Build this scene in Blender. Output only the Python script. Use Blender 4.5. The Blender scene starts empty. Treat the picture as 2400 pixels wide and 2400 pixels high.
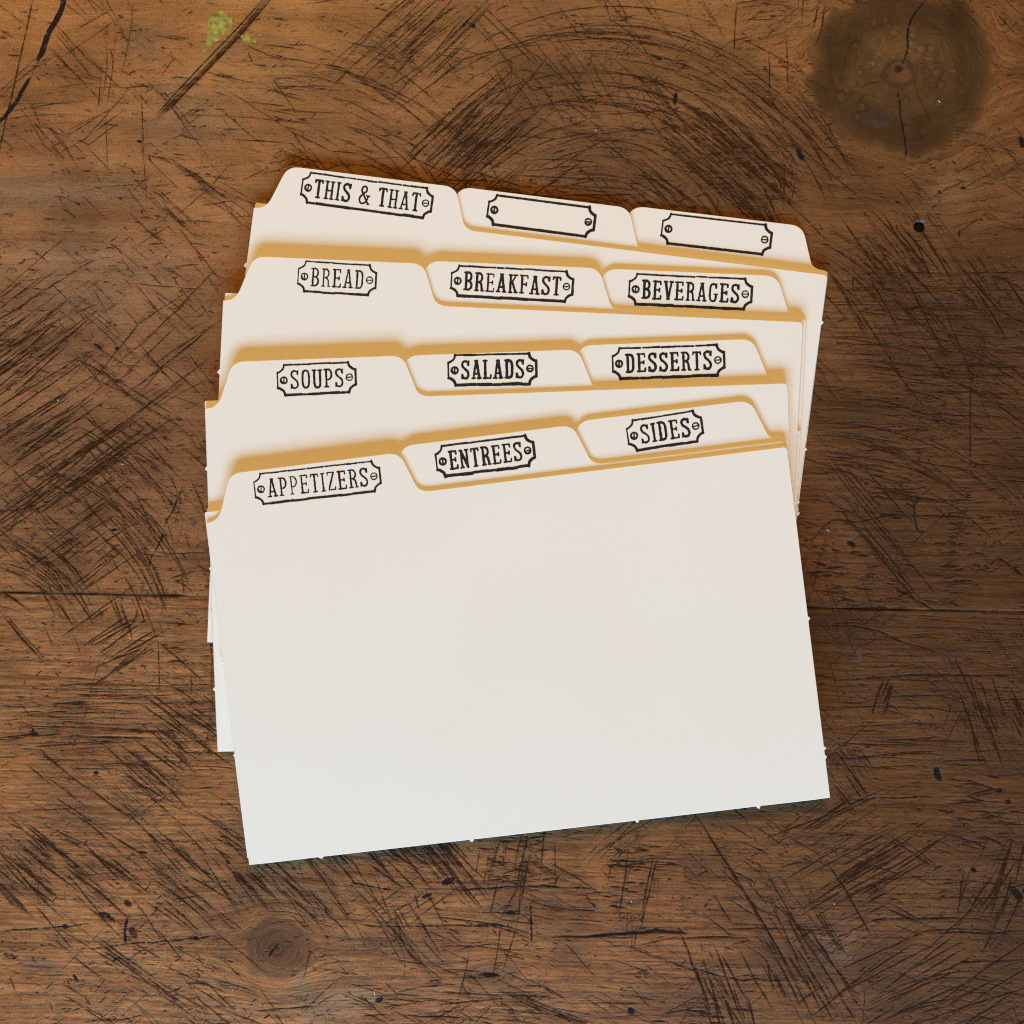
import bpy, bmesh, math
import numpy as np
from mathutils import Matrix, Vector

MM = 0.001
scene = bpy.context.scene
col = scene.collection
rng = np.random.default_rng(11)

# ------------------------------------------------------------------ camera
FPX, CDIST = 2516.0, 237.428
RX, RY = math.radians(0.16457), math.radians(-1.16919)
RVIEW = np.array(Matrix.Rotation(RY, 3, 'Y') @ Matrix.Rotation(RX, 3, 'X'))
CPOS = RVIEW.T @ np.array([0, 0, CDIST])
cam = bpy.data.cameras.new('camera')
cam.sensor_width = 36.0
cam.lens = 36.0 * FPX / 2400.0
cam.clip_start, cam.clip_end = 0.005, 50
camo = bpy.data.objects.new('camera', cam)
m4 = Matrix(RVIEW.T.tolist()).to_4x4()
m4.translation = Vector(CPOS * MM)
camo.matrix_world = m4
col.objects.link(camo)
scene.camera = camo

# ------------------------------------------------------------------ world + lamps
world = bpy.data.worlds.new('World')
scene.world = world
world.use_nodes = True
wb = world.node_tree.nodes['Background']
wb.inputs['Color'].default_value = (1.0, 0.57, 0.18, 1)
wb.inputs['Strength'].default_value = 0.205


def area_lamp(name, az, el, dist, sx, sy, energy, colour):
    l = bpy.data.lights.new(name, 'AREA')
    l.shape = 'RECTANGLE'
    l.size, l.size_y = sx, sy
    l.energy = energy
    l.color = colour
    o = bpy.data.objects.new(name, l)
    a, e = math.radians(az), math.radians(el)
    p = Vector((math.sin(a) * math.cos(e), math.cos(a) * math.cos(e), math.sin(e))) * dist
    o.location = p
    o.rotation_euler = (-p).to_track_quat('-Z', 'Y').to_euler()
    col.objects.link(o)
    return o


# low cool window in front of the table, warm room lamp behind and above it
area_lamp('window_light', 184, 15.5, 2.2, 1.7, 0.40, 147.0, (0.325, 0.662, 0.965))
area_lamp('room_lamp', -6, 54, 1.3, 0.375, 0.375, 9.9, (1.0, 0.555, 0.16))

scene.view_settings.view_transform = 'Standard'
scene.view_settings.look = 'None'
scene.view_settings.exposure = 0.0
scene.view_settings.gamma = 1.0
scene.cycles.use_denoising = False
scene.cycles.filter_width = 1.1
scene.cycles.max_bounces = 5


# ------------------------------------------------------------------ helpers
def px2world(px, py, z=0.0):
    px = np.asarray(px, float); py = np.asarray(py, float)
    d = np.stack([(px - 1200) / FPX, (1200 - py) / FPX, -np.ones_like(px)], -1) @ RVIEW
    t = (z - CPOS[2]) / d[..., 2]
    return CPOS[0] + t * d[..., 0], CPOS[1] + t * d[..., 1]


def s2l(c):
    c = np.asarray(c, float) / 255.0
    return np.where(c <= 0.04045, c / 12.92, ((c + 0.055) / 1.055) ** 2.4)


def sstep(a, b, x):
    t = np.clip((x - a) / (b - a), 0, 1)
    return t * t * (3 - 2 * t)


def vnoise(x, y, seed, n=257):
    """smooth value noise on any coordinates, -1..1"""
    r = np.random.default_rng(seed)
    lat = r.uniform(-1, 1, (n, n)).astype(np.float32)
    xi = np.floor(x).astype(np.int64); yi = np.floor(y).astype(np.int64)
    fx = (x - xi).astype(np.float32); fy = (y - yi).astype(np.float32)
    fx = fx * fx * (3 - 2 * fx); fy = fy * fy * (3 - 2 * fy)
    x0 = xi % n; x1 = (xi + 1) % n; y0 = yi % n; y1 = (yi + 1) % n
    a = lat[y0, x0] * (1 - fx) + lat[y0, x1] * fx
    b = lat[y1, x0] * (1 - fx) + lat[y1, x1] * fx
    return a * (1 - fy) + b * fy


def nodes_of(name):
    m = bpy.data.materials.new(name)
    m.use_nodes = True
    return m, m.node_tree.nodes, m.node_tree.links, m.node_tree.nodes['Principled BSDF']


def mk_mesh(name, verts, faces, mat, parent=None, smooth=True):
    me = bpy.data.meshes.new(name)
    me.from_pydata([tuple(v) for v in verts], [], faces)
    me.update()
    if smooth:
        me.shade_smooth()
    o = bpy.data.objects.new(name, me)
    me.materials.append(mat)
    col.objects.link(o)
    if parent:
        o.parent = parent
    return o


def contour(F, x0, y0, h):
    """triangulate the region F<0 on a regular grid"""
    ins = F < 0
    ny, nx = F.shape
    verts, index, faces = [], {}, []

    def vid(key, p):
        if key not in index:
            index[key] = len(verts)
            verts.append(p)
        return index[key]
    cnt = ins[:-1, :-1].astype(int) + ins[:-1, 1:] + ins[1:, :-1] + ins[1:, 1:]
    full = cnt == 4
    for j in range(ny - 1):
        row = full[j]
        i = 0
        while i < nx - 1:
            if row[i]:
                k = i
                while k < nx - 1 and row[k] and k - i < 6:
                    k += 1
                bot = [vid((q, j), (x0 + q * h, y0 + j * h)) for q in range(i, k + 1)]
                top = [vid((q, j + 1), (x0 + q * h, y0 + (j + 1) * h)) for q in range(k, i - 1, -1)]
                faces.append(bot + top)
                i = k
            else:
                i += 1
    js, is_ = np.nonzero((cnt > 0) & (cnt < 4))
    for j, i in zip(js.tolist(), is_.tolist()):
        cs = [(i, j), (i + 1, j), (i + 1, j + 1), (i, j + 1)]
        poly = []
        for q in range(4):
            a, b = cs[q], cs[(q + 1) % 4]
            fa, fb = F[a[1], a[0]], F[b[1], b[0]]
            if fa < 0:
                poly.append(vid(a, (x0 + a[0] * h, y0 + a[1] * h)))
            if (fa < 0) != (fb < 0):
                t = fa / (fa - fb)
                lo, hi = (a, b) if a < b else (b, a)
                poly.append(vid((lo, hi), (x0 + (a[0] + t * (b[0] - a[0])) * h, y0 + (a[1] + t * (b[1] - a[1])) * h)))
        if len(set(poly)) >= 3:
            faces.append(poly)
    return verts, faces


# ------------------------------------------------------------------ card poses (mm, degrees): x, y of the middle of the body's top edge
THICK, PITCH, LIFT = 0.29, 0.36, 0.10
POSE = {
    'APP': (3, 0, 0, -3.615, 6.277, 7.013), 'ENT': (3, 1, 1, -4.02, 7.583, 6.957), 'SID': (3, 2, 2, -3.65, 8.35, 6.85),
    'SOU': (2, 0, 0, -3.706, 25.72, 1.939), 'SAL': (2, 1, 1, -3.72, 25.70, 1.901), 'DES': (2, 2, 2, -4.05, 26.555, 1.991),
    'BRE': (1, 0, 0, -0.076, 44.39, -2.786), 'BKF': (1, 1, 1, 0.19, 45.156, -2.808), 'BEV': (1, 2, 2, 0.80, 45.15, -2.72),
    'THI': (0, 0, 0, 6.052, 59.965, -7.442), 'BL1': (0, 1, 1, 6.222, 60.213, -7.467), 'BL2': (0, 2, 2, 6.28, 60.70, -7.10),
}
CW, CH = 127.0, 76.2


def zbase(g, j):
    return 0.12 + (3 * g + 2 - j) * PITCH + g * LIFT


def local2world(key, u, v):
    g, j, k, x, y, a = POSE[key]
    c, s = math.cos(math.radians(a)), math.sin(math.radians(a))
    return x + c * u - s * v, y + s * u + c * v


def world2local(key, wx, wy):
    g, j, k, x, y, a = POSE[key]
    c, s = math.cos(math.radians(a)), math.sin(math.radians(a))
    dx, dy = wx - x, wy - y
    return c * dx + s * dy, -s * dx + c * dy


FRONT = {0: 'THI', 1: 'BRE', 2: 'SOU', 3: 'APP'}


def bend(g, wx, wy):
    """gentle waviness of the stiff paper plus a sag of what overhangs the pack below (mm)"""
    wx = np.asarray(wx, float); wy = np.asarray(wy, float)
    z = 0.05 * np.sin(wx / 21.0 + 0.35 * g) + 0.05 * np.sin(wy / 17.0 - wx / 40.0 + 0.4 * g)
    if g > 0:
        below = FRONT[g - 1]
        _, v = world2local(below, wx, wy)
        over = np.clip(-CH - v, 0, None)
        z = z - (0.0002 if g == 3 else 0.0006) * over ** 2
    if g == 3:
        u, v = world2local('APP', wx, wy)
        z = z - 0.20 * sstep(-52, -CH, v) * sstep(40, -64, u)
    return z


# ------------------------------------------------------------------ TABLE: wood
A = math.atan2(1429 - 1392, 2150 - 245)          # the seam's slope in the picture
SX0, SY0 = px2world(245, 1392); SX1, SY1 = px2world(2150, 1429)
TROT = math.atan2(SY1 - SY0, SX1 - SX0)
ct, st = math.cos(TROT), math.sin(TROT)


def w2t(x, y):
    return ct * x + st * y, -st * x + ct * y


def p2t(px, py):
    return w2t(*px2world(px, py))


SEAM = float(p2t(245, 1392)[1])
DH = 0.19
XL, XR, YB, YT = -121.0, 121.0, -118.0, 118.0
NX = int((XR - XL) / DH) + 1
NY = int((YT - YB) / DH) + 1
dirt = np.zeros((NY, NX), np.float32)      # brown dirt in scratches
ink = np.zeros((NY, NX), np.float32)       # black dirt in cracks
gx = XL + DH * np.arange(NX)
gy = YB + DH * np.arange(NY)

KEEP_KNOT = [False]
S_ = {'x': [], 'y': [], 'w': [], 'a': [], 'c': []}


def scratch(pts, w, a, taper=0.25, brk=0.35, chan=0, wob=0.0):
    """pts in picture pixels; w in mm; a strength"""
    p = np.asarray(pts, float)
    seg = np.hypot(*np.diff(p, axis=0).T)
    L = seg.sum()
    if L < 2:
        return
    n = max(4, int(L / 10.6 / 0.11))
    s = np.linspace(0, L, n)
    cs = np.concatenate([[0], np.cumsum(seg)])
    x = np.interp(s, cs, p[:, 0]); y = np.interp(s, cs, p[:, 1])
    if len(p) > 2:
        k = max(3, int(n * 0.10)) | 1
        ker = np.hanning(k + 2)[1:-1]; ker /= ker.sum()
        x = np.convolve(np.pad(x, k // 2, mode='edge'), ker, 'valid'); y = np.convolve(np.pad(y, k // 2, mode='edge'), ker, 'valid')
    if wob:
        kn = max(3, int(L / 25))
        x = x + np.interp(s, np.linspace(0, L, kn), rng.normal(0, wob, kn)); y = y + np.interp(s, np.linspace(0, L, kn), rng.normal(0, wob, kn))
    t = np.linspace(0, 1, n)
    env = np.clip(np.minimum(t, 1 - t) / max(taper, 1e-3), 0, 1) ** 0.6
    kn = max(3, int(L / 14))
    mod = np.interp(s, np.linspace(0, L, kn), rng.uniform(1 - 2 * brk, 1.0, kn)).clip(0, 1)
    if not KEEP_KNOT[0]:
        a = a * (1 - 0.85 * sstep(1.05, 0.85, np.hypot((x - 2114) / 196, (y - 168) / 184)))
    tx, ty = p2t(x, y)
    S_['x'].append(tx); S_['y'].append(ty)
    w = max(w, 0.15) * (1.0 if w > 0.5 else 0.92); a = np.minimum(1.0, a * 1.35)
    S_['w'].append(w * (0.55 + 0.45 * env * mod)); S_['a'].append(np.minimum(1, a * (0.25 + 0.75 * env) * (0.35 + 0.65 * mod))); S_['c'].append(np.full(n, chan))


def flush():
    x = np.concatenate(S_['x']); y = np.concatenate(S_['y']); w = np.concatenate(S_['w']); a = np.concatenate(S_['a']); c = np.concatenate(S_['c'])
    for q in S_:
        S_[q].clear()
    for chan, arr in ((0, dirt), (1, ink)):
        m = c == chan
        if not m.any():
            continue
        X, Y, W, Aa = x[m], y[m], w[m], a[m]
        fi = (X - XL) / DH; fj = (Y - YB) / DH
        for big in (False, True):
            mm = (W > 0.7) == big
            if not mm.any():
                continue
            R = int(np.ceil(W[mm].max() / 2 / DH + 1))
            i0 = np.round(fi[mm]).astype(int); j0 = np.round(fj[mm]).astype(int)
            for dj in range(-R, R + 1):
                for di in range(-R, R + 1):
                    ii = i0 + di; jj = j0 + dj
                    d = np.hypot(ii - fi[mm], jj - fj[mm]) * DH
                    half = W[mm] / 2
                    cov = np.clip((half - d) / DH + 0.5, 0, 1) * np.minimum(1, W[mm] / DH) * Aa[mm]
                    ok = (cov > 0.02) & (ii >= 0) & (ii < NX) & (jj >= 0) & (jj < NY)
                    np.maximum.at(arr, (jj[ok], ii[ok]), cov[ok].astype(np.float32))


def hatch(cx, cy, ang, along, across, n, ln, a=0.7, w=0.2, jit=4.0, curve=0.0, brk=0.4):
    """a patch of roughly parallel cuts; ang in degrees, clockwise from the picture's right"""
    t = math.radians(ang)
    dx, dy = math.cos(t), math.sin(t)
    w *= 0.90
    for _ in range(int(n * 1.65)):
        o1 = rng.normal(0, along * 0.28); o2 = rng.uniform(-0.5, 0.5) * across
        mx, my = cx + dx * o1 - dy * o2, cy + dy * o1 + dx * o2
        strong = rng.uniform() < 0.16
        L = ln * rng.uniform(0.5, 1.4) * (1.6 if strong else 1)
        th = t + math.radians(rng.normal(0, jit))
        ex, ey = math.cos(th), math.sin(th)
        q = np.linspace(-0.5, 0.5, 9)
        bow = curve * L * (0.25 - q ** 2) * rng.uniform(0.6, 1.3)
        pts = np.stack([mx + ex * q * L + ey * bow, my + ey * q * L - ex * bow], 1)
        scratch(pts, w * (1.35 if strong else rng.uniform(0.6, 1.25)), min(1.0, a * 1.3) if strong else a * rng.uniform(0.30, 1.05), brk=0.2 if strong else brk, wob=0.7)


def arcs(cx, cy, r0, r1, a0, a1, n, smin, smax, a=0.7, w=0.2, jc=18):
    """sweeping circular scrapes about a shared centre; angles in degrees, clockwise from the picture's right"""
    for _ in range(n):
        r = rng.uniform(r0, r1); st_ = rng.uniform(a0, a1); sp_ = rng.uniform(smin, smax)
        q = np.radians(np.linspace(st_, min(st_ + sp_, a1 + 8), 14))
        x_, y_ = cx + rng.normal(0, jc), cy + rng.normal(0, jc)
        strong = rng.uniform() < 0.2
        scratch(np.stack([x_ + r * np.cos(q), y_ + r * np.sin(q)], 1), w * (1.3 if strong else rng.uniform(0.6, 1.2)), min(1, a * 1.3) if strong else a * rng.uniform(0.35, 1.0), brk=0.2 if strong else 0.4, wob=0.5)


def rep(pts, n, spread, a, w, brk=0.3):
    """a long cut drawn a few times side by side"""
    p = np.asarray(pts, float)
    for _ in range(n):
        q = p + rng.normal(0, spread, 2) + rng.normal(0, spread * 0.25, p.shape)
        scratch(q, w * rng.uniform(0.7, 1.3), a * rng.uniform(0.6, 1.1), brk=brk)


# --- upper left
scratch([(152, -10), (140, 25), (124, 55), (108, 95), (98, 125), (88, 140)], 1.35, 1.0, 0.08, 0.12, 1, 2)
scratch([(72, 185), (52, 220), (38, 240), (15, 270), (-8, 296)], 1.0, 1.0, 0.1, 0.15, 1, 2)
scratch([(95, 135), (72, 188)], 0.4, 0.45, 0.1, 0.4, 1, 2)
scratch([(78, -10), (62, 70), (45, 145), (36, 190), (12, 290), (-5, 370)], 0.36, 0.75, 0.1, 0.2)
scratch([(632, -8), (565, 75), (480, 165), (420, 225), (366, 280)], 1.25, 0.42, 0.12, 0.08, 0)
scratch([(622, -8), (552, 70), (470, 155), (412, 218), (362, 274)], 0.34, 0.8, 0.12, 0.15, 0)
scratch([(640, -8), (560, 84), (476, 172), (424, 228), (380, 272)], 0.4, 0.85, 0.12, 0.1, 0)
for l in ([(330, 190), (336, 350), (345, 500)], [(248, 270), (252, 405)], [(165, 548), (90, 610), (-5, 690)], [(185, 638), (110, 648), (45, 660)],
          [(300, 688), (150, 805)], [(390, 618), (440, 665), (500, 755)], [(445, 395), (500, 440)], [(550, 375), (490, 440), (390, 525)],
          [(305, 500), (410, 600)], [(195, 460), (250, 515)], [(210, 205), (300, 203), (410, 195)], [(340, 365), (440, 372)], [(620, 155), (700, 275)],
          [(330, 690), (400, 760), (450, 800)], [(290, 720), (330, 770)], [(290, 662), (500, 680)], [(130, 290), (200, 365)], [(0, 320), (35, 350)]):
    scratch(l, 0.24, 0.7, 0.2, 0.3, 0, 1)
hatch(165, 155, 46, 120, 110, 16, 90, 0.6, 0.2)
hatch(60, 760, -36, 220, 190, 46, 170, 0.75, 0.26)
hatch(20, 830, -38, 160, 150, 24, 160, 0.8, 0.3)
hatch(400, 260, 8, 420, 420, 60, 34, 0.75, 0.2, 9)
hatch(700, 210, 13, 240, 230, 46, 95, 0.6, 0.2, 6)
hatch(720, 330, 12, 200, 120, 20, 80, 0.6, 0.2, 6)
hatch(300, 600, 44, 400, 330, 40, 60, 0.62, 0.2, 8)
hatch(330, 420, 6, 500, 420, 40, 30, 0.6, 0.18, 10)
hatch(470, 560, 5, 180, 240, 16, 60, 0.7, 0.22, 8)
hatch(150, 450, 40, 300, 360, 24, 40, 0.6, 0.2, 10)
hatch(440, 690, 47, 200, 180, 16, 110, 0.65, 0.22, 6)
hatch(400, 780, -40, 240, 140, 14, 120, 0.6, 0.22, 6)
# --- upper middle
hatch(960, 55, -41, 190, 120, 52, 130, 0.7, 0.22, 4)
rep([(928, 135), (985, 70), (1070, 5)], 5, 6, 0.9, 0.34)
rep([(1000, 150), (1110, 40), (1150, 0)], 4, 7, 0.7, 0.28)
hatch(1110, 300, -42, 200, 150, 80, 150, 0.75, 0.24, 4)
hatch(1090, 345, -42, 90, 90, 34, 80, 0.95, 0.3, 4)
hatch(1170, 390, -40, 150, 110, 34, 120, 0.75, 0.24, 4)
hatch(1010, 170, -42, 160, 120, 24, 120, 0.55, 0.22, 5)
hatch(890, 160, 24, 240, 260, 70, 130, 0.5, 0.16, 5, 0.15)
hatch(860, 240, 27, 200, 130, 34, 120, 0.6, 0.2, 5, 0.18)
for l in ([(800, 180), (880, 205), (950, 250), (1010, 305), (1060, 370)], [(800, 288), (860, 320), (910, 365), (958, 425)], [(790, 95), (880, 110), (940, 135)],
          [(1100, 0), (1180, 80), (1270, 165)], [(1120, 0), (1230, 110), (1275, 165)], [(1300, 0), (1345, 65), (1370, 115)], [(1110, 60), (1200, 150), (1195, 240)],
          [(1220, 372), (1330, 330), (1420, 310), (1600, 300)], [(1290, 312), (1400, 270), (1490, 262), (1600, 260)], [(1370, 240), (1470, 205), (1600, 190)],
          [(1130, 150), (1170, 200), (1240, 300)], [(1180, 90), (1260, 130), (1360, 215), (1430, 310)]):
    scratch(l, 0.24, 0.75, 0.2, 0.25, 0, 1)
arcs(1400, 680, 200, 640, -132, -50, 210, 18, 75, 0.92, 0.20)
arcs(1400, 680, 330, 640, -62, -28, 150, 8, 26, 0.8, 0.22)
arcs(1330, 800, 420, 800, -120, -60, 60, 12, 40, 0.6, 0.18, 60)
arcs(740, 620, 130, 470, -92, -15, 130, 20, 65, 0.70, 0.18, 25)
arcs(1950, 1560, 400, 930, -98, -48, 170, 12, 38, 0.78, 0.22, 40)
arcs(-60, 1560, 230, 560, -75, -20, 110, 10, 35, 0.8, 0.24, 25)
arcs(80, 1330, 200, 620, -70, -15, 90, 8, 26, 0.7, 0.22, 40)
arcs(60, 600, 150, 420, 20, 85, 30, 10, 30, 0.5, 0.18, 40)
arcs(2250, 2800, 330, 700, -130, -75, 90, 8, 26, 0.7, 0.24, 40)
arcs(1080, 2700, 300, 640, -120, -60, 60, 8, 26, 0.6, 0.22, 50)
hatch(1350, 130, 52, 300, 320, 34, 140, 0.5, 0.18, 7)
hatch(1500, 330, 45, 300, 300, 40, 120, 0.55, 0.2, 8)
hatch(1380, 380, 6, 400, 160, 46, 120, 0.65, 0.22, 8)
hatch(1250, 430, -38, 200, 90, 20, 90, 0.7, 0.24, 5)
scratch([(1078, 68), (1095, 52), (1118, 66)], 0.9, 0.75, 0.3, 0.2, 1)
scratch([(1585, 212), (1580, 250)], 0.9, 0.95, 0.3, 0.2, 1)
scratch([(1525, 130), (1555, 142)], 0.8, 0.85, 0.4, 0.2, 1)
# --- upper right
hatch(1720, 300, 41, 320, 230, 40, 230, 0.72, 0.24, 3, 0.03)
hatch(1740, 410, 40, 230, 130, 34, 190, 0.9, 0.3, 4)
hatch(1640, 400, 45, 180, 200, 26, 150, 0.7, 0.26, 7)
rep([(1690, 250), (1800, 370), (1912, 442)], 5, 10, 0.8, 0.3)
rep([(1700, 330), (1790, 400), (1888, 480)], 5, 10, 0.95, 0.34)
rep([(1830, 165), (1960, 350), (2050, 450)], 3, 10, 0.7, 0.24)
hatch(1900, 330, 45, 200, 100, 20, 150, 0.7, 0.24, 4)
for l in ([(1728, -5), (1720, 140)], [(1803, 120), (1803, 240)], [(1920, 0), (1905, 70)], [(1845, 80), (1848, 210)], [(1700, 100), (1770, 82)], [(1600, 60), (1680, 105)]):
    scratch(l, 0.26, 0.75, 0.3, 0.2, 0, 1)
KEEP_KNOT[0] = True
scratch([(2170, 0), (2140, 40), (2128, 70), (2126, 105), (2114, 152)], 0.55, 0.95, 0.2, 0.15, 1, 2)
scratch([(2102, 205), (2110, 235), (2109, 262), (2116, 290), (2119, 312), (2124, 345), (2128, 366), (2112, 378)], 0.45, 0.95, 0.2, 0.15, 1, 2)
scratch([(2135, 165), (2150, 215), (2178, 280), (2175, 330)], 0.25, 0.6, 0.3, 0.3, 0, 2)
for l in ([(2040, 110), (2075, 150)], [(2120, 140), (2150, 110)], [(2155, 210), (2190, 230)], [(2010, 150), (2060, 195)]):
    scratch(l, 0.2, 0.5, 0.3, 0.3, 0, 2)
KEEP_KNOT[0] = False
scratch([(1870, 345), (1874, 360), (1884, 374)], 1.2, 0.95, 0.2, 0.1, 1, 1)
scratch([(2153, 531), (2157, 531)], 2.3, 0.95, 0.01, 0.0, 1)
scratch([(2175, 527), (2220, 530)], 0.3, 0.9, 0.3, 0.1, 1)
scratch([(2250, 536), (2248, 556)], 0.4, 0.8, 0.3, 0.1, 0)
scratch([(2392, 320), (2398, 345)], 1.2, 0.9, 0.3, 0.1, 1)
for k in range(28):
    x0 = rng.uniform(1890, 2010); y0 = rng.uniform(520, 640)
    q = np.linspace(0, 1, 8); L = rng.uniform(140, 330)
    scratch(np.stack([x0 + q * L * 0.86, y0 + L * (0.35 * q + 0.38 * q ** 2)], 1), 0.26 * rng.uniform(0.6, 1.4), rng.uniform(0.5, 0.95), brk=0.35)
rep([(1940, 640), (1975, 690), (2000, 740), (2040, 800)], 4, 8, 0.85, 0.34)
hatch(2090, 600, 52, 120, 150, 26, 90, 0.85, 0.3, 4)
hatch(2160, 600, 55, 120, 80, 12, 100, 0.8, 0.34, 4)
hatch(2330, 690, 52, 110, 110, 14, 90, 0.9, 0.42, 4)
for k in range(190):    # close horizontal cuts right of the pack, bowed
    cy = rng.uniform(640, 1010); x0 = rng.uniform(1900, 2160); L = rng.uniform(80, 380); q = np.linspace(0, 1, 8)
    scratch(np.stack([x0 + q * L, cy - 0.06 * L * q + (0.05 + 0.10 * (cy > 780)) * L * q ** 2 + rng.normal(0, 3)], 1), 0.22 * rng.uniform(0.6, 1.5), rng.uniform(0.35, 0.95), brk=0.4)
hatch(2080, 780, 58, 260, 260, 46, 150, 0.65, 0.28, 6)
hatch(2320, 820, 3, 160, 320, 50, 120, 0.6, 0.22, 4)
r3 = np.random.default_rng(8)
KEEP_KNOT[0] = True
for _ in range(26):       # checks radiating in the big knot
    t_ = r3.uniform(0, 6.283); q0 = r3.uniform(35, 110); q1 = q0 + r3.uniform(20, 75)
    scratch([(2108 + q0 * math.cos(t_), 172 + q0 * math.sin(t_)), (2108 + (q0 + q1) / 2 * math.cos(t_ + 0.06), 172 + (q0 + q1) / 2 * math.sin(t_ + 0.06)),
             (2108 + q1 * math.cos(t_ + r3.normal(0, 0.1)), 172 + q1 * math.sin(t_ + r3.normal(0, 0.1)))], 0.18, r3.uniform(0.45, 0.85), 0.3, 0.3, 0, 1.5)
for _ in range(40):       # short curled cracks of its varnish
    t_ = r3.uniform(0, 6.283); q0 = r3.uniform(50, 165); x_, y_ = 2108 + q0 * math.cos(t_), 172 + q0 * 0.93 * math.sin(t_)
    h_ = r3.uniform(0, 6.283); pts_ = []
    for k in range(6):
        pts_.append((x_, y_)); x_ += 7 * math.cos(h_); y_ += 7 * math.sin(h_); h_ += r3.normal(0.25, 0.6)
    scratch(pts_, 0.18, r3.uniform(0.45, 0.8), 0.3, 0.3)
KEEP_KNOT[0] = False
# --- left middle
hatch(120, 950, -35, 240, 140, 26, 170, 0.7, 0.24, 3)
hatch(90, 1010, -34, 160, 90, 22, 130, 0.85, 0.3, 3)
hatch(150, 1095, -35, 240, 110, 40, 190, 0.8, 0.28, 3)
hatch(190, 1195, -35, 220, 120, 36, 150, 0.7, 0.24, 3)
hatch(220, 1300, -38, 180, 110, 24, 110, 0.65, 0.24, 4)
rep([(0, 925), (80, 860), (165, 795)], 4, 7, 0.85, 0.28)
rep([(60, 1150), (180, 1065), (290, 990), (420, 890), (520, 815)], 4, 5, 0.85, 0.28)
rep([(120, 1200), (300, 1060), (420, 985)], 3, 8, 0.6, 0.24)
rep([(150, 815), (215, 850), (300, 915), (380, 965), (470, 1015)], 3, 6, 0.85, 0.3)
rep([(185, 940), (240, 1010), (310, 1065), (370, 1100), (400, 1120)], 4, 6, 0.85, 0.3)
rep([(160, 1105), (240, 1160), (300, 1215), (370, 1290)], 6, 9, 0.8, 0.3)
rep([(0, 1105), (60, 1160), (110, 1220), (170, 1280), (230, 1330)], 4, 8, 0.8, 0.28)
rep([(0, 1255), (70, 1290), (130, 1345), (170, 1415)], 8, 10, 0.85, 0.3)
rep([(0, 1325), (70, 1350), (140, 1400), (160, 1430)], 5, 10, 0.8, 0.3)
rep([(0, 1385), (30, 1400), (70, 1428)], 3, 3, 0.95, 0.6)
rep([(0, 1430), (50, 1490), (110, 1555)], 3, 5, 0.85, 0.32)
hatch(320, 960, 44, 300, 260, 60, 60, 0.65, 0.22, 8)
hatch(400, 1120, 44, 260, 240, 60, 70, 0.65, 0.24, 7)
hatch(280, 1240, 50, 200, 150, 22, 90, 0.7, 0.26, 5)
hatch(60, 1200, 42, 200, 250, 36, 110, 0.65, 0.22, 6)
hatch(400, 900, -36, 240, 200, 26, 90, 0.6, 0.2, 6)
hatch(430, 1290, 20, 200, 160, 34, 30, 0.7, 0.24, 20)
scratch([(430, 1140), (395, 1215), (362, 1295), (345, 1335)], 0.55, 0.75, 0.1, 0.5, 1, 2)
scratch([(364, 1295), (490, 1296)], 0.3, 0.85, 0.2, 0.2, 0, 1)
scratch([(345, 1340), (318, 1440), (295, 1500)], 0.6, 0.5, 0.2, 0.5, 0, 3)
scratch([(255, 1242), (285, 1240)], 0.7, 0.9, 0.3, 0.2, 1)
scratch([(220, 805), (240, 818)], 0.7, 0.9, 0.3, 0.2, 1)
scratch([(270, 813), (277, 818)], 0.8, 0.8, 0.3, 0.2, 1)
scratch([(410, 980), (430, 985)], 0.5, 0.7, 0.3, 0.2, 1)
hatch(280, 1520, -33, 130, 110, 22, 80, 0.75, 0.3, 5)
hatch(250, 1450, -35, 200, 90, 18, 70, 0.6, 0.26, 6)
hatch(450, 1590, 35, 120, 90, 14, 80, 0.7, 0.28, 5)
scratch([(373, 1500), (373, 1620)], 0.35, 0.65, 0.2, 0.3, 0, 1)
scratch([(385, 1460), (448, 1463)], 0.3, 0.8, 0.2, 0.2, 0, 1)
# --- right middle
rep([(1905, 935), (2060, 945), (2200, 985), (2310, 1040)], 5, 8, 0.8, 0.26)
rep([(1900, 1012), (2010, 1020), (2100, 1055), (2160, 1095), (2240, 1118)], 5, 9, 0.8, 0.26)
rep([(1890, 1085), (1990, 1100), (2070, 1130), (2140, 1180)], 2, 3, 0.9, 0.34)
rep([(1880, 1165), (1950, 1180), (2015, 1215)], 3, 4, 0.8, 0.3)
rep([(2280, 835), (2276, 960), (2276, 1080), (2266, 1130)], 2, 1.5, 0.9, 0.34)
rep([(1895, 1275), (1925, 1240), (1952, 1216), (1980, 1220), (2010, 1224), (2060, 1212), (2095, 1204), (2130, 1210), (2190, 1208), (2270, 1212), (2345, 1224)], 2, 0.8, 1.0, 0.45)
scratch([(2140, 1165), (2142, 1210), (2150, 1240), (2175, 1250)], 0.42, 0.95, 0.2, 0.1, 1, 1)
scratch([(2118, 1185), (2125, 1178), (2140, 1186), (2158, 1160)], 0.3, 0.85, 0.2, 0.1, 1, 1)
rep([(2060, 1200), (2095, 1210), (2120, 1212)], 2, 1, 1.0, 0.7)
hatch(2040, 1205, 50, 150, 90, 16, 230, 0.7, 0.24, 2)
hatch(2080, 1290, 50, 100, 60, 8, 150, 0.75, 0.28, 2)
hatch(2100, 1130, 50, 130, 90, 10, 120, 0.6, 0.26, 4)
hatch(2100, 1080, 6, 320, 200, 60, 110, 0.65, 0.24, 6)
hatch(2050, 1360, 3, 280, 130, 70, 26, 0.8, 0.34, 6)
hatch(1950, 1330, 8, 100, 130, 30, 22, 0.9, 0.42, 8)
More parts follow.
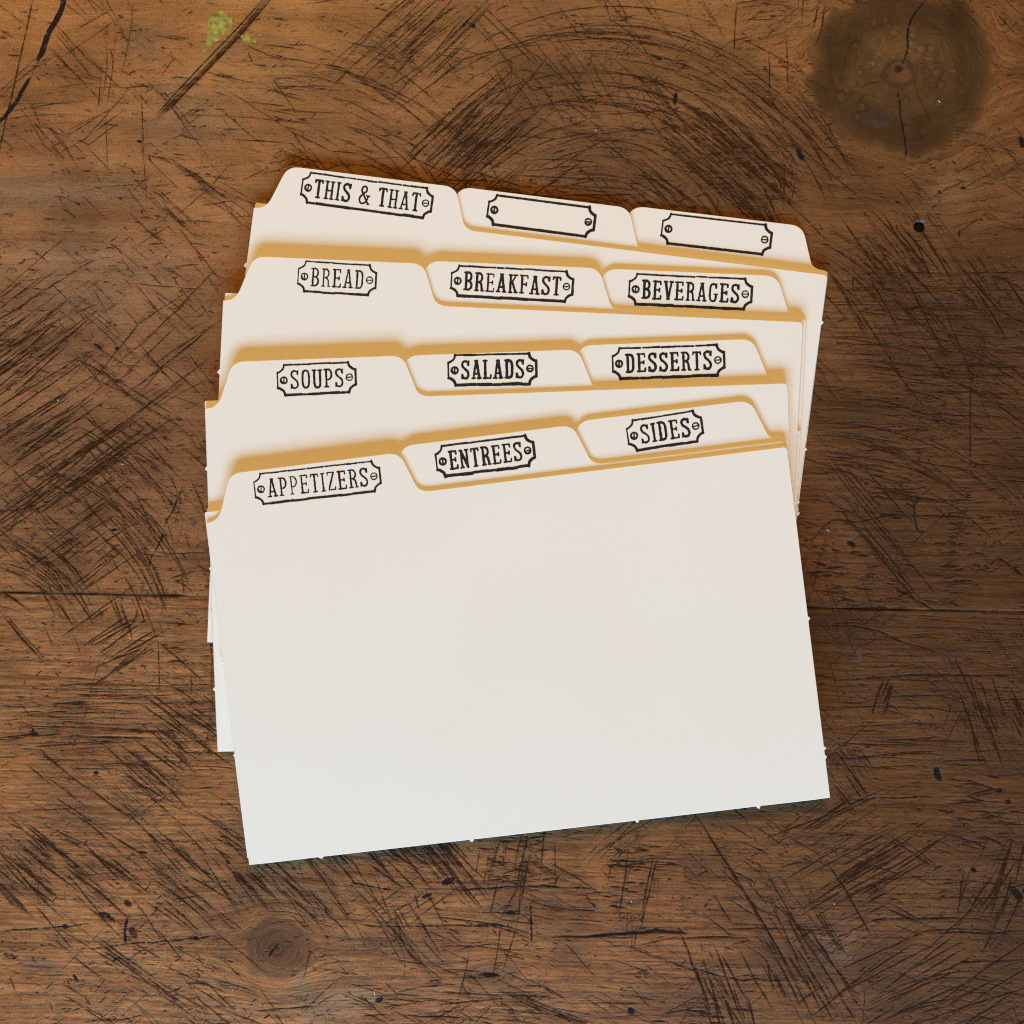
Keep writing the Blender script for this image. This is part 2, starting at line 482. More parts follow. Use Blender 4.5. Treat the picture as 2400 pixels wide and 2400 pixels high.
hatch(2230, 1300, 2, 70, 240, 70, 20, 0.85, 0.34, 6)
hatch(2250, 1200, 2, 40, 120, 30, 18, 0.85, 0.34, 6)
hatch(2320, 1280, 2, 50, 140, 34, 18, 0.75, 0.3, 6)
rep([(2268, 1165), (2240, 1250), (2215, 1340)], 5, 9, 0.5, 0.34, 0.5)
rep([(2330, 1230), (2300, 1330)], 4, 9, 0.5, 0.34, 0.5)
rep([(2330, 1300), (2400, 1355)], 2, 2, 0.85, 0.4)
scratch([(2085, 1372), (2130, 1395), (2170, 1420), (2195, 1433)], 0.4, 0.95, 0.2, 0.1, 1, 1)
rep([(1895, 1466), (2000, 1465), (2060, 1478), (2105, 1500), (2160, 1515), (2220, 1535)], 2, 1, 0.9, 0.32)
rep([(2250, 1540), (2320, 1560), (2360, 1570)], 2, 1, 0.8, 0.28)
rep([(1940, 1592), (2050, 1585), (2180, 1576), (2290, 1580), (2410, 1576)], 2, 2, 0.9, 0.36)
hatch(2150, 1500, 1, 500, 130, 110, 90, 0.55, 0.2, 3)
hatch(2330, 960, 2, 160, 480, 60, 60, 0.5, 0.2, 6)
hatch(2360, 1120, 2, 100, 200, 40, 30, 0.6, 0.24, 6)
# --- lower left
hatch(250, 1690, 0, 520, 230, 190, 120, 0.55, 0.2, 2)
hatch(120, 1700, 0, 300, 120, 50, 60, 0.8, 0.26, 3)
rep([(-5, 1728), (60, 1722), (105, 1714)], 3, 2, 0.9, 0.34)
rep([(235, 1706), (310, 1710), (378, 1713)], 2, 2, 0.95, 0.4)
scratch([(70, 1715), (88, 1722)], 1.3, 0.95, 0.3, 0.1, 1)
scratch([(75, 1705), (80, 1725)], 0.7, 0.95, 0.3, 0.1, 1)
rep([(200, 1728), (300, 1730), (360, 1733)], 2, 2, 0.75, 0.3)
hatch(440, 1680, 38, 150, 110, 34, 80, 0.85, 0.32, 4)
hatch(380, 1745, 38, 110, 70, 16, 100, 0.85, 0.32, 4)
hatch(310, 1860, 38, 180, 110, 34, 90, 0.8, 0.3, 4)
hatch(345, 1825, 38, 130, 80, 18, 100, 0.8, 0.28, 4)
hatch(115, 2000, 40, 110, 60, 18, 100, 0.9, 0.34, 3)
hatch(50, 2060, 40, 150, 120, 40, 90, 0.75, 0.3, 4)
hatch(245, 2050, 40, 140, 100, 34, 90, 0.8, 0.3, 4)
hatch(230, 2110, 40, 110, 60, 16, 90, 0.8, 0.3, 4)
hatch(420, 2030, 42, 190, 170, 46, 90, 0.75, 0.28, 5)
hatch(150, 1910, 38, 260, 200, 40, 80, 0.7, 0.26, 6)
hatch(400, 2200, 36, 400, 250, 50, 90, 0.65, 0.24, 6)
hatch(200, 2270, 35, 300, 160, 30, 90, 0.7, 0.26, 6)
hatch(480, 2330, 30, 350, 180, 50, 70, 0.7, 0.26, 8)
hatch(520, 2080, 48, 130, 150, 26, 90, 0.75, 0.28, 5)
hatch(560, 1970, 40, 140, 120, 24, 60, 0.75, 0.28, 8)
rep([(280, 1930), (340, 1890), (405, 1845)], 2, 3, 0.75, 0.28)
for l in ([(0, 2182), (80, 2178), (150, 2172), (225, 2166)], [(165, 2222), (240, 2220), (300, 2212), (400, 2205), (520, 2192)], [(195, 2395), (270, 2390), (345, 2378)]):
    scratch(l, 0.42, 0.9, 0.15, 0.2, 1, 1.5)
scratch([(110, 2035), (200, 2052), (300, 2040), (430, 2033)], 0.24, 0.6, 0.2, 0.3, 0, 1)
scratch([(560, 2068), (460, 2065)], 0.24, 0.6, 0.2, 0.3, 0, 1)
scratch([(400, 2108), (470, 2097)], 0.35, 0.8, 0.3, 0.2, 0, 1)
scratch([(296, 2150), (294, 2185), (296, 2218)], 0.85, 0.85, 0.2, 0.2, 1, 2)
scratch([(235, 2138), (255, 2146), (268, 2160)], 1.1, 0.85, 0.3, 0.1, 1, 1)
scratch([(295, 2110), (305, 2120)], 1.4, 0.6, 0.3, 0.1, 0, 1)
scratch([(305, 2175), (320, 2195)], 1.6, 0.5, 0.3, 0.3, 0, 2)
scratch([(150, 2170), (156, 2172)], 1.1, 0.9, 0.3, 0.1, 1)
scratch([(455, 2198), (463, 2199)], 1.0, 0.9, 0.3, 0.1, 1)
scratch([(172, 2285), (180, 2298)], 0.9, 0.9, 0.3, 0.1, 1)
scratch([(260, 2255), (275, 2246), (288, 2247)], 0.5, 0.9, 0.3, 0.1, 1)
scratch([(222, 1810), (228, 1812)], 0.9, 0.85, 0.3, 0.1, 0)
scratch([(0, 2240), (40, 2243)], 1.6, 0.5, 0.3, 0.2, 1, 2)
scratch([(325, 2000), (345, 1997)], 0.8, 0.8, 0.3, 0.2, 1, 1)
# knot crack and its ring
scratch([(652, 2212), (640, 2228), (630, 2245)], 0.6, 1.0, 0.3, 0.1, 1, 1)
scratch([(640, 2218), (658, 2222)], 0.5, 0.8, 0.3, 0.1, 1, 1)
scratch([(640, 2135), (690, 2148), (722, 2185), (728, 2225), (712, 2290), (690, 2325)], 0.24, 0.6, 0.2, 0.3, 0, 1)
scratch([(560, 2150), (600, 2200), (620, 2240)], 0.22, 0.4, 0.2, 0.3, 0, 1)
# --- lower middle
hatch(1030, 2010, 50, 110, 100, 36, 130, 0.9, 0.32, 3)
hatch(930, 2000, 44, 150, 120, 30, 80, 0.8, 0.32, 6)
hatch(750, 2070, 46, 160, 170, 40, 110, 0.8, 0.32, 5)
hatch(620, 2050, 45, 120, 120, 26, 70, 0.8, 0.32, 6)
hatch(1240, 2020, 0, 110, 140, 70, 30, 0.85, 0.3, 6)
hatch(1160, 2040, 0, 60, 110, 30, 24, 0.85, 0.3, 6)
hatch(1450, 2060, 2, 60, 140, 40, 20, 0.85, 0.34, 6)
hatch(1510, 2040, 2, 50, 130, 40, 20, 0.85, 0.34, 6)
hatch(1190, 2020, 102, 120, 160, 22, 90, 0.7, 0.3, 5)
hatch(1480, 2060, 102, 120, 130, 14, 100, 0.65, 0.3, 5)
hatch(1560, 2010, 2, 90, 60, 24, 40, 0.75, 0.26, 5)
for l in ([(820, 2068), (880, 2078), (930, 2086)], [(1050, 2090), (1130, 2082), (1220, 2076), (1310, 2080), (1400, 2083), (1412, 2092)],
          [(815, 2162), (880, 2170), (1000, 2171), (1080, 2168), (1210, 2172)], [(1085, 2160), (1160, 2166), (1190, 2172)],
          [(1415, 2015), (1500, 2020), (1600, 2026)], [(1050, 2178), (1080, 2188)], [(1330, 2130), (1400, 2134)]):
    scratch(l, 0.42, 0.9, 0.15, 0.2, 1, 1.5)
rep([(1285, 2196), (1380, 2196), (1450, 2190), (1530, 2186), (1610, 2187)], 3, 1.5, 1.0, 0.5)
scratch([(1370, 2193), (1460, 2188), (1520, 2180), (1560, 2184), (1620, 2188)], 0.75, 0.95, 0.15, 0.15, 1, 2)
rep([(1600, 2196), (1680, 2194), (1755, 2197)], 2, 1, 0.95, 0.4)
rep([(1680, 2177), (1780, 2175), (1900, 2178), (2010, 2184)], 2, 1, 0.95, 0.42)
rep([(805, 2060), (880, 2140), (960, 2230), (1030, 2310)], 5, 8, 0.75, 0.28)
rep([(840, 2090), (930, 2190), (1010, 2290)], 3, 8, 0.6, 0.26)
rep([(1160, 2310), (1260, 2355), (1400, 2405)], 4, 4, 0.9, 0.34)
rep([(1180, 2335), (1290, 2385), (1330, 2400)], 2, 3, 0.7, 0.28)
rep([(1430, 2200), (1500, 2225), (1600, 2262), (1680, 2290)], 2, 2, 0.85, 0.3)
scratch([(1242, 2100), (1245, 2160), (1246, 2222)], 0.5, 0.85, 0.25, 0.2, 1, 1)
scratch([(1310, 2050), (1300, 2075)], 0.4, 0.8, 0.25, 0.2, 0, 1)
scratch([(1370, 2095), (1385, 2115), (1402, 2130)], 0.5, 0.9, 0.25, 0.2, 1, 1)
scratch([(975, 2095), (982, 2130)], 0.5, 0.7, 0.25, 0.2, 0, 1)
scratch([(1020, 1950), (1008, 2050)], 0.4, 0.5, 0.25, 0.3, 0, 1)
scratch([(1300, 1960), (1302, 2080)], 0.4, 0.75, 0.25, 0.3, 0, 1)
scratch([(1182, 2140), (1206, 2138)], 1.0, 0.95, 0.35, 0.1, 1, 1)
scratch([(1130, 2286), (1170, 2284)], 1.2, 0.95, 0.35, 0.1, 1, 1)
scratch([(1110, 2283), (1180, 2287)], 0.6, 0.7, 0.35, 0.1, 1, 1)
scratch([(1040, 2070), (1062, 2060)], 1.4, 0.9, 0.35, 0.1, 1, 1)
scratch([(990, 2103), (1010, 2095)], 0.9, 0.85, 0.35, 0.1, 1, 1)
scratch([(880, 2344), (895, 2342)], 1.2, 0.95, 0.35, 0.1, 1, 1)
scratch([(1475, 2365), (1485, 2372)], 1.4, 0.85, 0.35, 0.1, 1, 1)
hatch(1300, 2250, 18, 500, 260, 70, 60, 0.6, 0.22, 14)
hatch(900, 2260, 30, 350, 240, 50, 60, 0.6, 0.22, 14)
hatch(1100, 2370, 3, 600, 90, 60, 80, 0.7, 0.26, 4)
hatch(1200, 2110, 110, 400, 110, 26, 80, 0.55, 0.24, 8)
hatch(950, 2130, 60, 300, 150, 34, 70, 0.6, 0.24, 12)
# --- lower right
rep([(1630, 1905), (1680, 1985), (1740, 2080), (1800, 2180), (1850, 2270), (1892, 2335)], 2, 2, 0.95, 0.42)
rep([(1940, 2020), (1975, 2070), (2010, 2130), (2045, 2192)], 3, 3, 0.95, 0.44)
rep([(1890, 2090), (1950, 2190), (1988, 2245)], 3, 4, 0.8, 0.32)
rep([(1820, 2090), (1870, 2180), (1940, 2270)], 3, 6, 0.75, 0.3)
rep([(1730, 2220), (1770, 2300), (1812, 2365)], 2, 3, 0.85, 0.36)
rep([(1720, 2220), (1790, 2210), (1640, 2200)], 1, 3, 0.4, 0.3)
hatch(1880, 2200, 58, 260, 170, 34, 150, 0.75, 0.3, 4)
hatch(1850, 2280, 62, 160, 120, 24, 90, 0.8, 0.34, 5)
hatch(1970, 1960, -29, 240, 170, 46, 130, 0.8, 0.3, 4)
hatch(2060, 2070, -30, 190, 100, 34, 110, 0.9, 0.34, 3)
hatch(2010, 2010, -30, 150, 70, 18, 130, 0.85, 0.34, 3)
hatch(2080, 2290, -30, 300, 190, 46, 150, 0.65, 0.3, 5)
hatch(2300, 2360, -28, 300, 160, 34, 170, 0.7, 0.32, 4, 0.05)
hatch(1780, 1990, 35, 260, 240, 46, 50, 0.75, 0.28, 14)
hatch(1720, 2110, 25, 260, 180, 40, 50, 0.7, 0.26, 18)
hatch(1990, 1815, 55, 110, 130, 24, 70, 0.8, 0.34, 5)
hatch(2100, 1690, 1, 560, 220, 170, 80, 0.6, 0.24, 3)
hatch(2300, 1700, 68, 160, 80, 26, 80, 0.8, 0.4, 6)
hatch(2370, 1670, 68, 100, 60, 16, 70, 0.75, 0.4, 6)
hatch(2070, 1630, 105, 90, 30, 16, 50, 0.85, 0.4, 6)
hatch(2270, 1880, 5, 120, 220, 60, 40, 0.7, 0.34, 10)
hatch(2330, 2080, 112, 200, 140, 34, 90, 0.7, 0.36, 6)
hatch(2350, 2030, 3, 110, 260, 60, 40, 0.6, 0.3, 8)
hatch(2150, 2100, 25, 300, 200, 30, 90, 0.55, 0.24, 8)
hatch(1700, 2360, 68, 200, 110, 34, 90, 0.8, 0.36, 6)
hatch(1640, 2380, 2, 160, 60, 24, 30, 0.85, 0.36, 6)
for l in ([(1955, 1775), (2000, 1778), (2060, 1772), (2120, 1768)], [(1990, 1875), (2100, 1870), (2200, 1868)], [(2020, 2156), (2120, 2154), (2260, 2152)],
          [(2170, 2190), (2260, 2186), (2400, 2182)], [(1600, 2262), (1680, 2285), (1730, 2295), (1860, 2300)], [(2180, 2075), (2280, 2066), (2400, 2072)],
          [(2240, 2255), (2400, 2248)], [(1830, 2030), (1900, 2020)]):
    scratch(l, 0.4, 0.85, 0.15, 0.2, 1, 1.5)
scratch([(2195, 1800), (2200, 1825)], 1.6, 0.75, 0.3, 0.1, 1, 1)
scratch([(2280, 2035), (2284, 2042)], 1.2, 0.85, 0.3, 0.1, 1, 1)
scratch([(2360, 1878), (2366, 1880)], 1.1, 0.85, 0.3, 0.1, 1, 1)
scratch([(2340, 1850), (2345, 1853)], 1.1, 0.8, 0.3, 0.1, 1, 1)
scratch([(2370, 2080), (2395, 2110)], 1.8, 0.7, 0.3, 0.2, 1, 2)
scratch([(1985, 1270), (2005, 1278)], 1.0, 0.85, 0.3, 0.1, 1, 1)
for bx, by in ((2060, 2370), (1740, 1890), (1760, 1880), (2100, 930), (2200, 860), (2090, 1000), (2190, 985), (2185, 1020), (1700, 370), (1740, 345), (2010, 447),
               (2250, 443), (2200, 445), (2100, 470), (360, 410), (180, 475), (175, 592), (475, 295), (325, 72), (320, 330)):
    scratch([(bx, by), (bx + rng.uniform(5, 16), by + rng.uniform(-5, 8))], rng.uniform(0.35, 0.75), 0.8, 0.4, 0.2, int(rng.integers(0, 2)), 0)
# --- all over: faint fine cuts, and pores along the grain
for _ in range(2200):
    x, y = rng.uniform(-60, 2460, 2)
    upper = y < 1400
    base = rng.choice([40, -35, 5, 60, 100], p=[0.36, 0.2, 0.28, 0.1, 0.06])
    t = math.radians(base + rng.normal(0, 9)); L = rng.gamma(2.0, 22)
    scratch([(x, y), (x + L * math.cos(t), y + L * math.sin(t))], rng.uniform(0.10, 0.22), rng.uniform(0.25, 0.7), brk=0.4)
for _ in range(430):      # faint patches of parallel cuts everywhere
    hatch(rng.uniform(-30, 2430), rng.uniform(-30, 2430), rng.choice([42, -36, 4, 58, 24, 100], p=[0.34, 0.22, 0.22, 0.08, 0.08, 0.06]) + rng.normal(0, 5),
          rng.uniform(60, 200), rng.uniform(40, 130), int(rng.integers(7, 17)), rng.uniform(40, 120), rng.uniform(0.35, 0.8), 0.18, 6, rng.choice([0, 0.12, 0.2]))
tick_seed = rng.uniform(0, 100, 2)
nt = 26000
X_ = rng.uniform(-40, 2440, nt); Y_ = rng.uniform(-40, 2440, nt)
clump = vnoise(X_ / 70.0 + tick_seed[0], Y_ / 55.0, 91) * 0.5 + 0.5
for x, y, cl in zip(X_, Y_, clump):
    if cl < rng.uniform(0.25, 0.85) or (x - 2110) ** 2 + (y - 170) ** 2 < 185 ** 2:
        continue
    if 620 < x < 1750 and 1200 < y < 1850 or (y < 560 and rng.uniform() < 0.35):
        continue
    base = rng.choice([2, 40, -35, 65], p=[0.60, 0.20, 0.14, 0.06])
    t = math.radians(base + rng.normal(0, 10)); L = 5 + rng.gamma(1.6, 6)
    scratch([(x, y), (x + L * math.cos(t), y + L * math.sin(t))], rng.uniform(0.17, 0.32), rng.uniform(0.35, 0.95), brk=0.2)
hatch(1250, 470, 8, 600, 90, 60, 110, 0.75, 0.24, 9)
hatch(1560, 470, 40, 300, 120, 40, 120, 0.8, 0.26, 5)
hatch(900, 400, 20, 300, 70, 20, 70, 0.6, 0.2, 14)
for _ in range(9000):
    x, y = rng.uniform(-60, 2460, 2)
    if (x - 2110) ** 2 + (y - 170) ** 2 < 190 ** 2 and rng.uniform() < 0.8:
        continue
    dens = 0.40 + 0.6 * (y > 750) - 0.2 * (x < 700 and y < 500)
    if rng.uniform() > dens:
        continue
    t = math.radians(1.1 + rng.normal(0, 9) + (12 if y < 600 else 0)); L = rng.gamma(2.0, 7)
    scratch([(x, y), (x + L * math.cos(t), y + L * math.sin(t))], rng.uniform(0.12, 0.30), rng.uniform(0.3, 0.85), brk=0.3)
flush()

GX, GY = np.meshgrid(gx, gy)
streak = vnoise(GX / 2.6 + 0.8 * vnoise(GX / 9, GY / 5, 5), GY / 0.36, 1) * 0.65 + vnoise(GX / 0.8, GY / 0.30, 2) * 0.5
dirt *= np.clip(1.0 + 0.50 * streak, 0.30, 1.2).astype(np.float32)
ink *= np.clip(1.0 + 0.3 * streak, 0.3, 1.1).astype(np.float32)
dirt = np.clip(dirt, 0, 1); ink = np.clip(ink, 0, 1)


def box_blur(a, r):
    k = np.hanning(2 * r + 3)[1:-1]; k /= k.sum()
    out = np.zeros_like(a)
    for q, w in enumerate(k):
        out += w * np.roll(a, q - r, 0)
    b = np.zeros_like(a)
    for q, w in enumerate(k):
        b += w * np.roll(out, q - r, 1)
    return b


grime = 0.8 * box_blur(dirt, 6)                       # worn-in dirt around crowded cuts

# whole tensor grid: fine in the middle, coarse outside
ex = np.array([9, 24, 45, 75, 120, 180, 260, 360], float)
xs = np.concatenate([(XL - ex)[::-1], gx, gx[-1] + ex])
TONE_PX = np.arange(0, 2401, 300)
TONE = np.array([
    [(158, 106, 58), (160, 114, 68), (158, 114, 66), (146, 104, 62), (128, 90, 56), (140, 98, 57), (136, 96, 55), (118, 84, 48), (126, 84, 48)],
    [(152, 106, 66), (158, 112, 70), (154, 110, 66), (142, 100, 60), (124, 88, 56), (122, 86, 54), (126, 88, 53), (120, 84, 50), (120, 82, 48)],
    [(148, 108, 74), (146, 106, 72), (138, 96, 58), (130, 90, 56), (124, 84, 52), (120, 80, 48), (120, 80, 46), (122, 84, 50), (124, 84, 50)],
    [(144, 104, 72), (144, 102, 70), (140, 98, 66), (130, 90, 60), (120, 80, 50), (114, 76, 46), (108, 72, 44), (106, 72, 44), (102, 68, 42)],
    [(138, 98, 66), (142, 101, 68), (138, 98, 64), (130, 90, 60), (120, 80, 50), (114, 76, 46), (106, 71, 43), (104, 70, 42), (106, 72, 43)],
    [(134, 95, 63), (138, 98, 65), (136, 96, 62), (130, 90, 58), (120, 80, 50), (112, 75, 45), (104, 70, 42), (104, 69, 41), (94, 62, 37)],
    [(136, 96, 63), (140, 99, 66), (138, 96, 60), (128, 88, 54), (124, 84, 50), (118, 80, 48), (112, 76, 45), (108, 73, 43), (96, 64, 38)],
    [(140, 99, 65), (146, 103, 66), (144, 101, 63), (138, 96, 58), (138, 95, 57), (136, 92, 54), (126, 85, 49), (114, 77, 45), (104, 70, 41)],
    [(136, 95, 60), (150, 106, 69), (148, 107, 70), (136, 96, 62), (132, 90, 55), (128, 86, 52), (118, 79, 45), (110, 75, 43), (102, 69, 41)]], float)
TONE = s2l(TONE) / np.array([0.96, 0.975, 0.95])
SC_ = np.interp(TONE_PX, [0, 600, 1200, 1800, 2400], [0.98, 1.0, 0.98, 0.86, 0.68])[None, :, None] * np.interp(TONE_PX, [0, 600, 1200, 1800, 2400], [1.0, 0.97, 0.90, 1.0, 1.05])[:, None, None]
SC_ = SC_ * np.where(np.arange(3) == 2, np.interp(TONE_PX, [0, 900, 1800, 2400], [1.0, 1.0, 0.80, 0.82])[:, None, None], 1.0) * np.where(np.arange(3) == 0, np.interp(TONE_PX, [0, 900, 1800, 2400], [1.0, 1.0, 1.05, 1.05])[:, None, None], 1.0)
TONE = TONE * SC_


def knot(X, Y, px, py, rx, ry):
    kx, ky = p2t(px, py)
    return (X - float(kx)), (Y - float(ky)), rx / 10.6, ry / 10.6


def fields(X, Y):
    """tone rgb, grain coordinate, undulation for table points in mm"""
    PX = np.clip(1200 + 10.6 * X[0, :], -150, 2550); PY = np.clip(1200 - 10.6 * Y[:, 0], -150, 2550)
    wx = np.exp(-((PX[:, None] - TONE_PX[None]) / 240.0) ** 2); wx /= wx.sum(1, keepdims=True)
    wy = np.exp(-((PY[:, None] - TONE_PX[None]) / 240.0) ** 2); wy /= wy.sum(1, keepdims=True)
    T = np.einsum('ya,abc,xb->yxc', wy, TONE, wx, optimize=True).astype(np.float32)
    n1 = vnoise(X / 22, Y / 9, 21); n2 = vnoise(X / 7, Y / 3.2, 22); n3 = vnoise(X / 60, Y / 40, 23)
    n4 = vnoise(X / 14, Y / 12, 24)
    T *= (1 + 0.15 * n1 + 0.11 * n2 + 0.11 * n3 - 0.22 * sstep(0.15, 0.7, n4))[..., None]
    v = Y.astype(np.float64).copy()
    u = X.astype(np.float64).copy()
    # big knot, small knot and two little ones: the grain runs round them
    for kpx, kpy, rx, ry, soft, rgb, stren in ((2114, 168, 196, 184, 0.17, (0.066, 0.0335, 0.0125), 0.92), (650, 2225, 74, 71, 0.30, (0.100, 0.044, 0.016), 0.86),
                                               (1192, 2135, 44, 22, 0.6, (0.085, 0.06, 0.032), 0.5), (1150, 2284, 60, 26, 0.6, (0.07, 0.05, 0.028), 0.55)):
        dx, dy, a, b = knot(X, Y, kpx, kpy, rx, ry)
        wob = 1 + 0.05 * vnoise(X / 4.0, Y / 4.0, 31) + 0.11 * vnoise(X / 11.0, Y / 11.0, 33)
        r = np.hypot(dx / a, dy / b) * wob
        if rx < 100:
            core_dark = 0.70 + 0.45 * sstep(0.0, 0.9, r)
        else:
            r = r + 0.035 * vnoise(X / 1.4, Y / 1.4, 34)
            core_dark = 0.78 + 0.55 * (1 - sstep(0.25, 0.9, r)) + 0.35 * vnoise(X / 8.0, Y / 8.0, 36) * (r < 1.3) 
        R2 = 0.92
        psi = dy * (1 - R2 / np.maximum(r * r, R2)) - dy
        v += psi * np.exp(-np.maximum(r - 1, 0) * 0.35)
        inside = 1 - sstep(0.94, 1.06, r)
        v = v * (1 - inside) + (r * b * 1.0 + kpy) * inside
        u = u * (1 - inside) + (np.arctan2(dy, dx) * 2.0) * inside
        m = stren * (1 - sstep(1 - soft, 1 + soft * 0.7, r))
        ring = np.exp(-((r - 0.96) / 0.12) ** 2) * 0.30 * stren
        tex = (1 + 0.16 * vnoise(X / 6.0, Y / 6.0, 39) + 0.20 * vnoise(X / 2.2, Y / 2.2, 35) + 0.16 * np.sin(r * 26 + 3 * n1) * (kpx == 2114) * 0.22)
        core = np.array(rgb)[None, None, :] * (tex * core_dark)[..., None]
        if kpx == 2114:
            core = core * (0.92 + 0.30 * (1 - sstep(0.1, 0.75, r)))[..., None]
        T = T * (1 - m[..., None]) + core * m[..., None]
        T *= (1 - ring)[..., None]
        halo = np.exp(-((r - 1.25) / 0.22) ** 2) * 0.10 * (rx > 100)
        T *= (1 + halo[..., None] * np.array([1.2, 0.8, 0.3]))
    # eye of the big knot: dark ring, red-brown heart, black pith
    dx, dy, a, b = knot(X, Y, 2106, 172, 34, 32)
    r = np.hypot(dx / a, dy / b) * (1 + 0.16 * vnoise(X / 1.2, Y / 1.2, 37))
    ring = np.exp(-((r - 0.95) / 0.26) ** 2) * 0.75
    T = T * (1 - ring[..., None]) + np.array([0.040, 0.021, 0.014]) * ring[..., None]
    dx, dy, a, b = knot(X, Y, 2118, 178, 24, 18)
    h = 0.65 * (1 - sstep(0.6, 1.1, np.hypot(dx / a, dy / b)))
    T = T * (1 - h[..., None]) + np.array([0.165, 0.070, 0.034]) * h[..., None]
    dx, dy, a, b = knot(X, Y, 2106, 162, 11, 10)
    h = 0.95 * (1 - sstep(0.6, 1.2, np.hypot(dx / a, dy / b)))
    T = T * (1 - h[..., None]) + np.array([0.016, 0.010, 0.010]) * h[..., None]
    # stains: grey wear, violet smears, red-orange patches; last, the hole's lit upper rim painted grey
    for kpx, kpy, rx, ry, rgb, sg in ((330, 100, 60, 60, (0.16, 0.11, 0.075), 0.5), (100, 450, 300, 60, (0.19, 0.13, 0.088), 0.5), (450, 260, 130, 110, (0.205, 0.135, 0.082), 0.5), (230, 640, 220, 120, (0.19, 0.128, 0.085), 0.45), (700, 2080, 260, 40, (0.20, 0.105, 0.042), 0.35), (1250, 2330, 300, 40, (0.185, 0.095, 0.038), 0.35), (300, 1900, 160, 60, (0.185, 0.10, 0.046), 0.35), (2030, 275, 70, 16, (0.040, 0.028, 0.030), 0.5),
                                      (2070, 290, 30, 10, (0.075, 0.062, 0.062), 0.35), (1560, 2200, 90, 60, (0.26, 0.090, 0.028), 0.5), (1600, 2130, 60, 50, (0.25, 0.095, 0.034), 0.35),
                                      (760, 2350, 120, 70, (0.22, 0.165, 0.10), 0.5), (1960, 2220, 50, 60, (0.20, 0.13, 0.10), 0.4), (100, 2260, 60, 20, (0.10, 0.07, 0.06), 0.45),
                                      (840, 385, 80, 50, (0.22, 0.095, 0.03), 0.4), (1890, 490, 90, 40, (0.2, 0.09, 0.032), 0.35), (200, 1560, 60, 30, (0.2, 0.075, 0.03), 0.35),
                                      (30, 30, 90, 120, (0.30, 0.145, 0.045), 0.4), (1500, 40, 200, 50, (0.27, 0.14, 0.055), 0.35), (2230, 450, 60, 55, (0.25, 0.15, 0.075), 0.35),
                                      (2262, 455, 10, 50, (0.2, 0.085, 0.025), 0.5), (300, 2270, 40, 5, (0.33, 0.26, 0.20), 0.5), (1995, 1262, 20, 15, (0.10, 0.09, 0.085), 0.5),
                                      (2013, 1540, 9, 22, (0.085, 0.08, 0.085), 0.8), (2200, 1808, 14, 18, (0.07, 0.068, 0.075), 0.7), (1880, 368, 9, 12, (0.06, 0.06, 0.085), 0.9),
                                      (640, 190, 120, 90, (0.30, 0.17, 0.075), 0.3), (540, 120, 40, 30, (0.22, 0.15, 0.09), 0.4), (2160, 522, 17, 12, (0.11, 0.10, 0.10), 0.7)):
        dx, dy, a, b = knot(X, Y, kpx, kpy, rx, ry)
        r = np.hypot(dx / a, dy / b) + 0.35 * vnoise(X / (0.25 * a + 0.4), Y / (0.25 * b + 0.4), int(kpx + kpy))
        h = sg * (1 - sstep(0.35, 1.15, r))
        T = T * (1 - h[..., None]) + np.array(rgb) * h[..., None]
    # blisters of varnish on the knot
    r2 = np.random.default_rng(5)
    for _ in range(44):
        t_, q_ = r2.uniform(0, 6.283), r2.uniform(0.25, 0.9)
        dx, dy, a, b = knot(X, Y, 2108 + 170 * q_ * math.cos(t_), 172 + 160 * q_ * math.sin(t_), r2.uniform(5, 14), r2.uniform(5, 12))
        r = np.hypot(dx / a, dy / b) + 0.15 * vnoise(X / 0.7, Y / 0.7, 77)
        T = T * (1 + (0.30 * (1 - sstep(0.4, 1.0, r)) - 0.24 * np.exp(-((r - 1.05) / 0.2) ** 2)))[..., None]
    und = 0.10 * vnoise(X / 30, Y / 18, 41) + 0.035 * vnoise(X / 9, Y / 3.0, 42)
    return np.clip(T, 0.004, 0.8), u, v, und


# wood material
wood, N, L, bs = nodes_of('worn_wood')
at = N.new('ShaderNodeAttribute'); at.attribute_name = 'tone'
ad = N.new('ShaderNodeAttribute'); ad.attribute_name = 'dirt'
ag = N.new('ShaderNodeAttribute'); ag.attribute_name = 'grain'


def noise(vec, scale, detail, rough, sc):
    mp = N.new('ShaderNodeMapping'); mp.inputs['Scale'].default_value = sc
    L.new(vec, mp.inputs['Vector'])
    nz = N.new('ShaderNodeTexNoise'); nz.inputs['Scale'].default_value = scale
    nz.inputs['Detail'].default_value = detail; nz.inputs['Roughness'].default_value = rough
    L.new(mp.outputs['Vector'], nz.inputs['Vector'])
    return nz.outputs['Fac']


def math_(op, a, b=None, c=None, clamp=False):
    n = N.new('ShaderNodeMath'); n.operation = op; n.use_clamp = clamp
    for i, q in enumerate((a, b, c)):
        if q is None:
            continue
        if hasattr(q, 'node'):
            L.new(q, n.inputs[i])
        else:
            n.inputs[i].default_value = q
    return n.outputs[0]


def mixc(fac, a, b, mode='MIX'):
    n = N.new('ShaderNodeMix'); n.data_type = 'RGBA'; n.blend_type = mode
    for s, q in ((n.inputs[0], fac), (n.inputs[6], a), (n.inputs[7], b)):
        if hasattr(q, 'node'):
            L.new(q, s)
        else:
            s.default_value = q if not isinstance(q, tuple) else (*q, 1)
    return n.outputs[2]


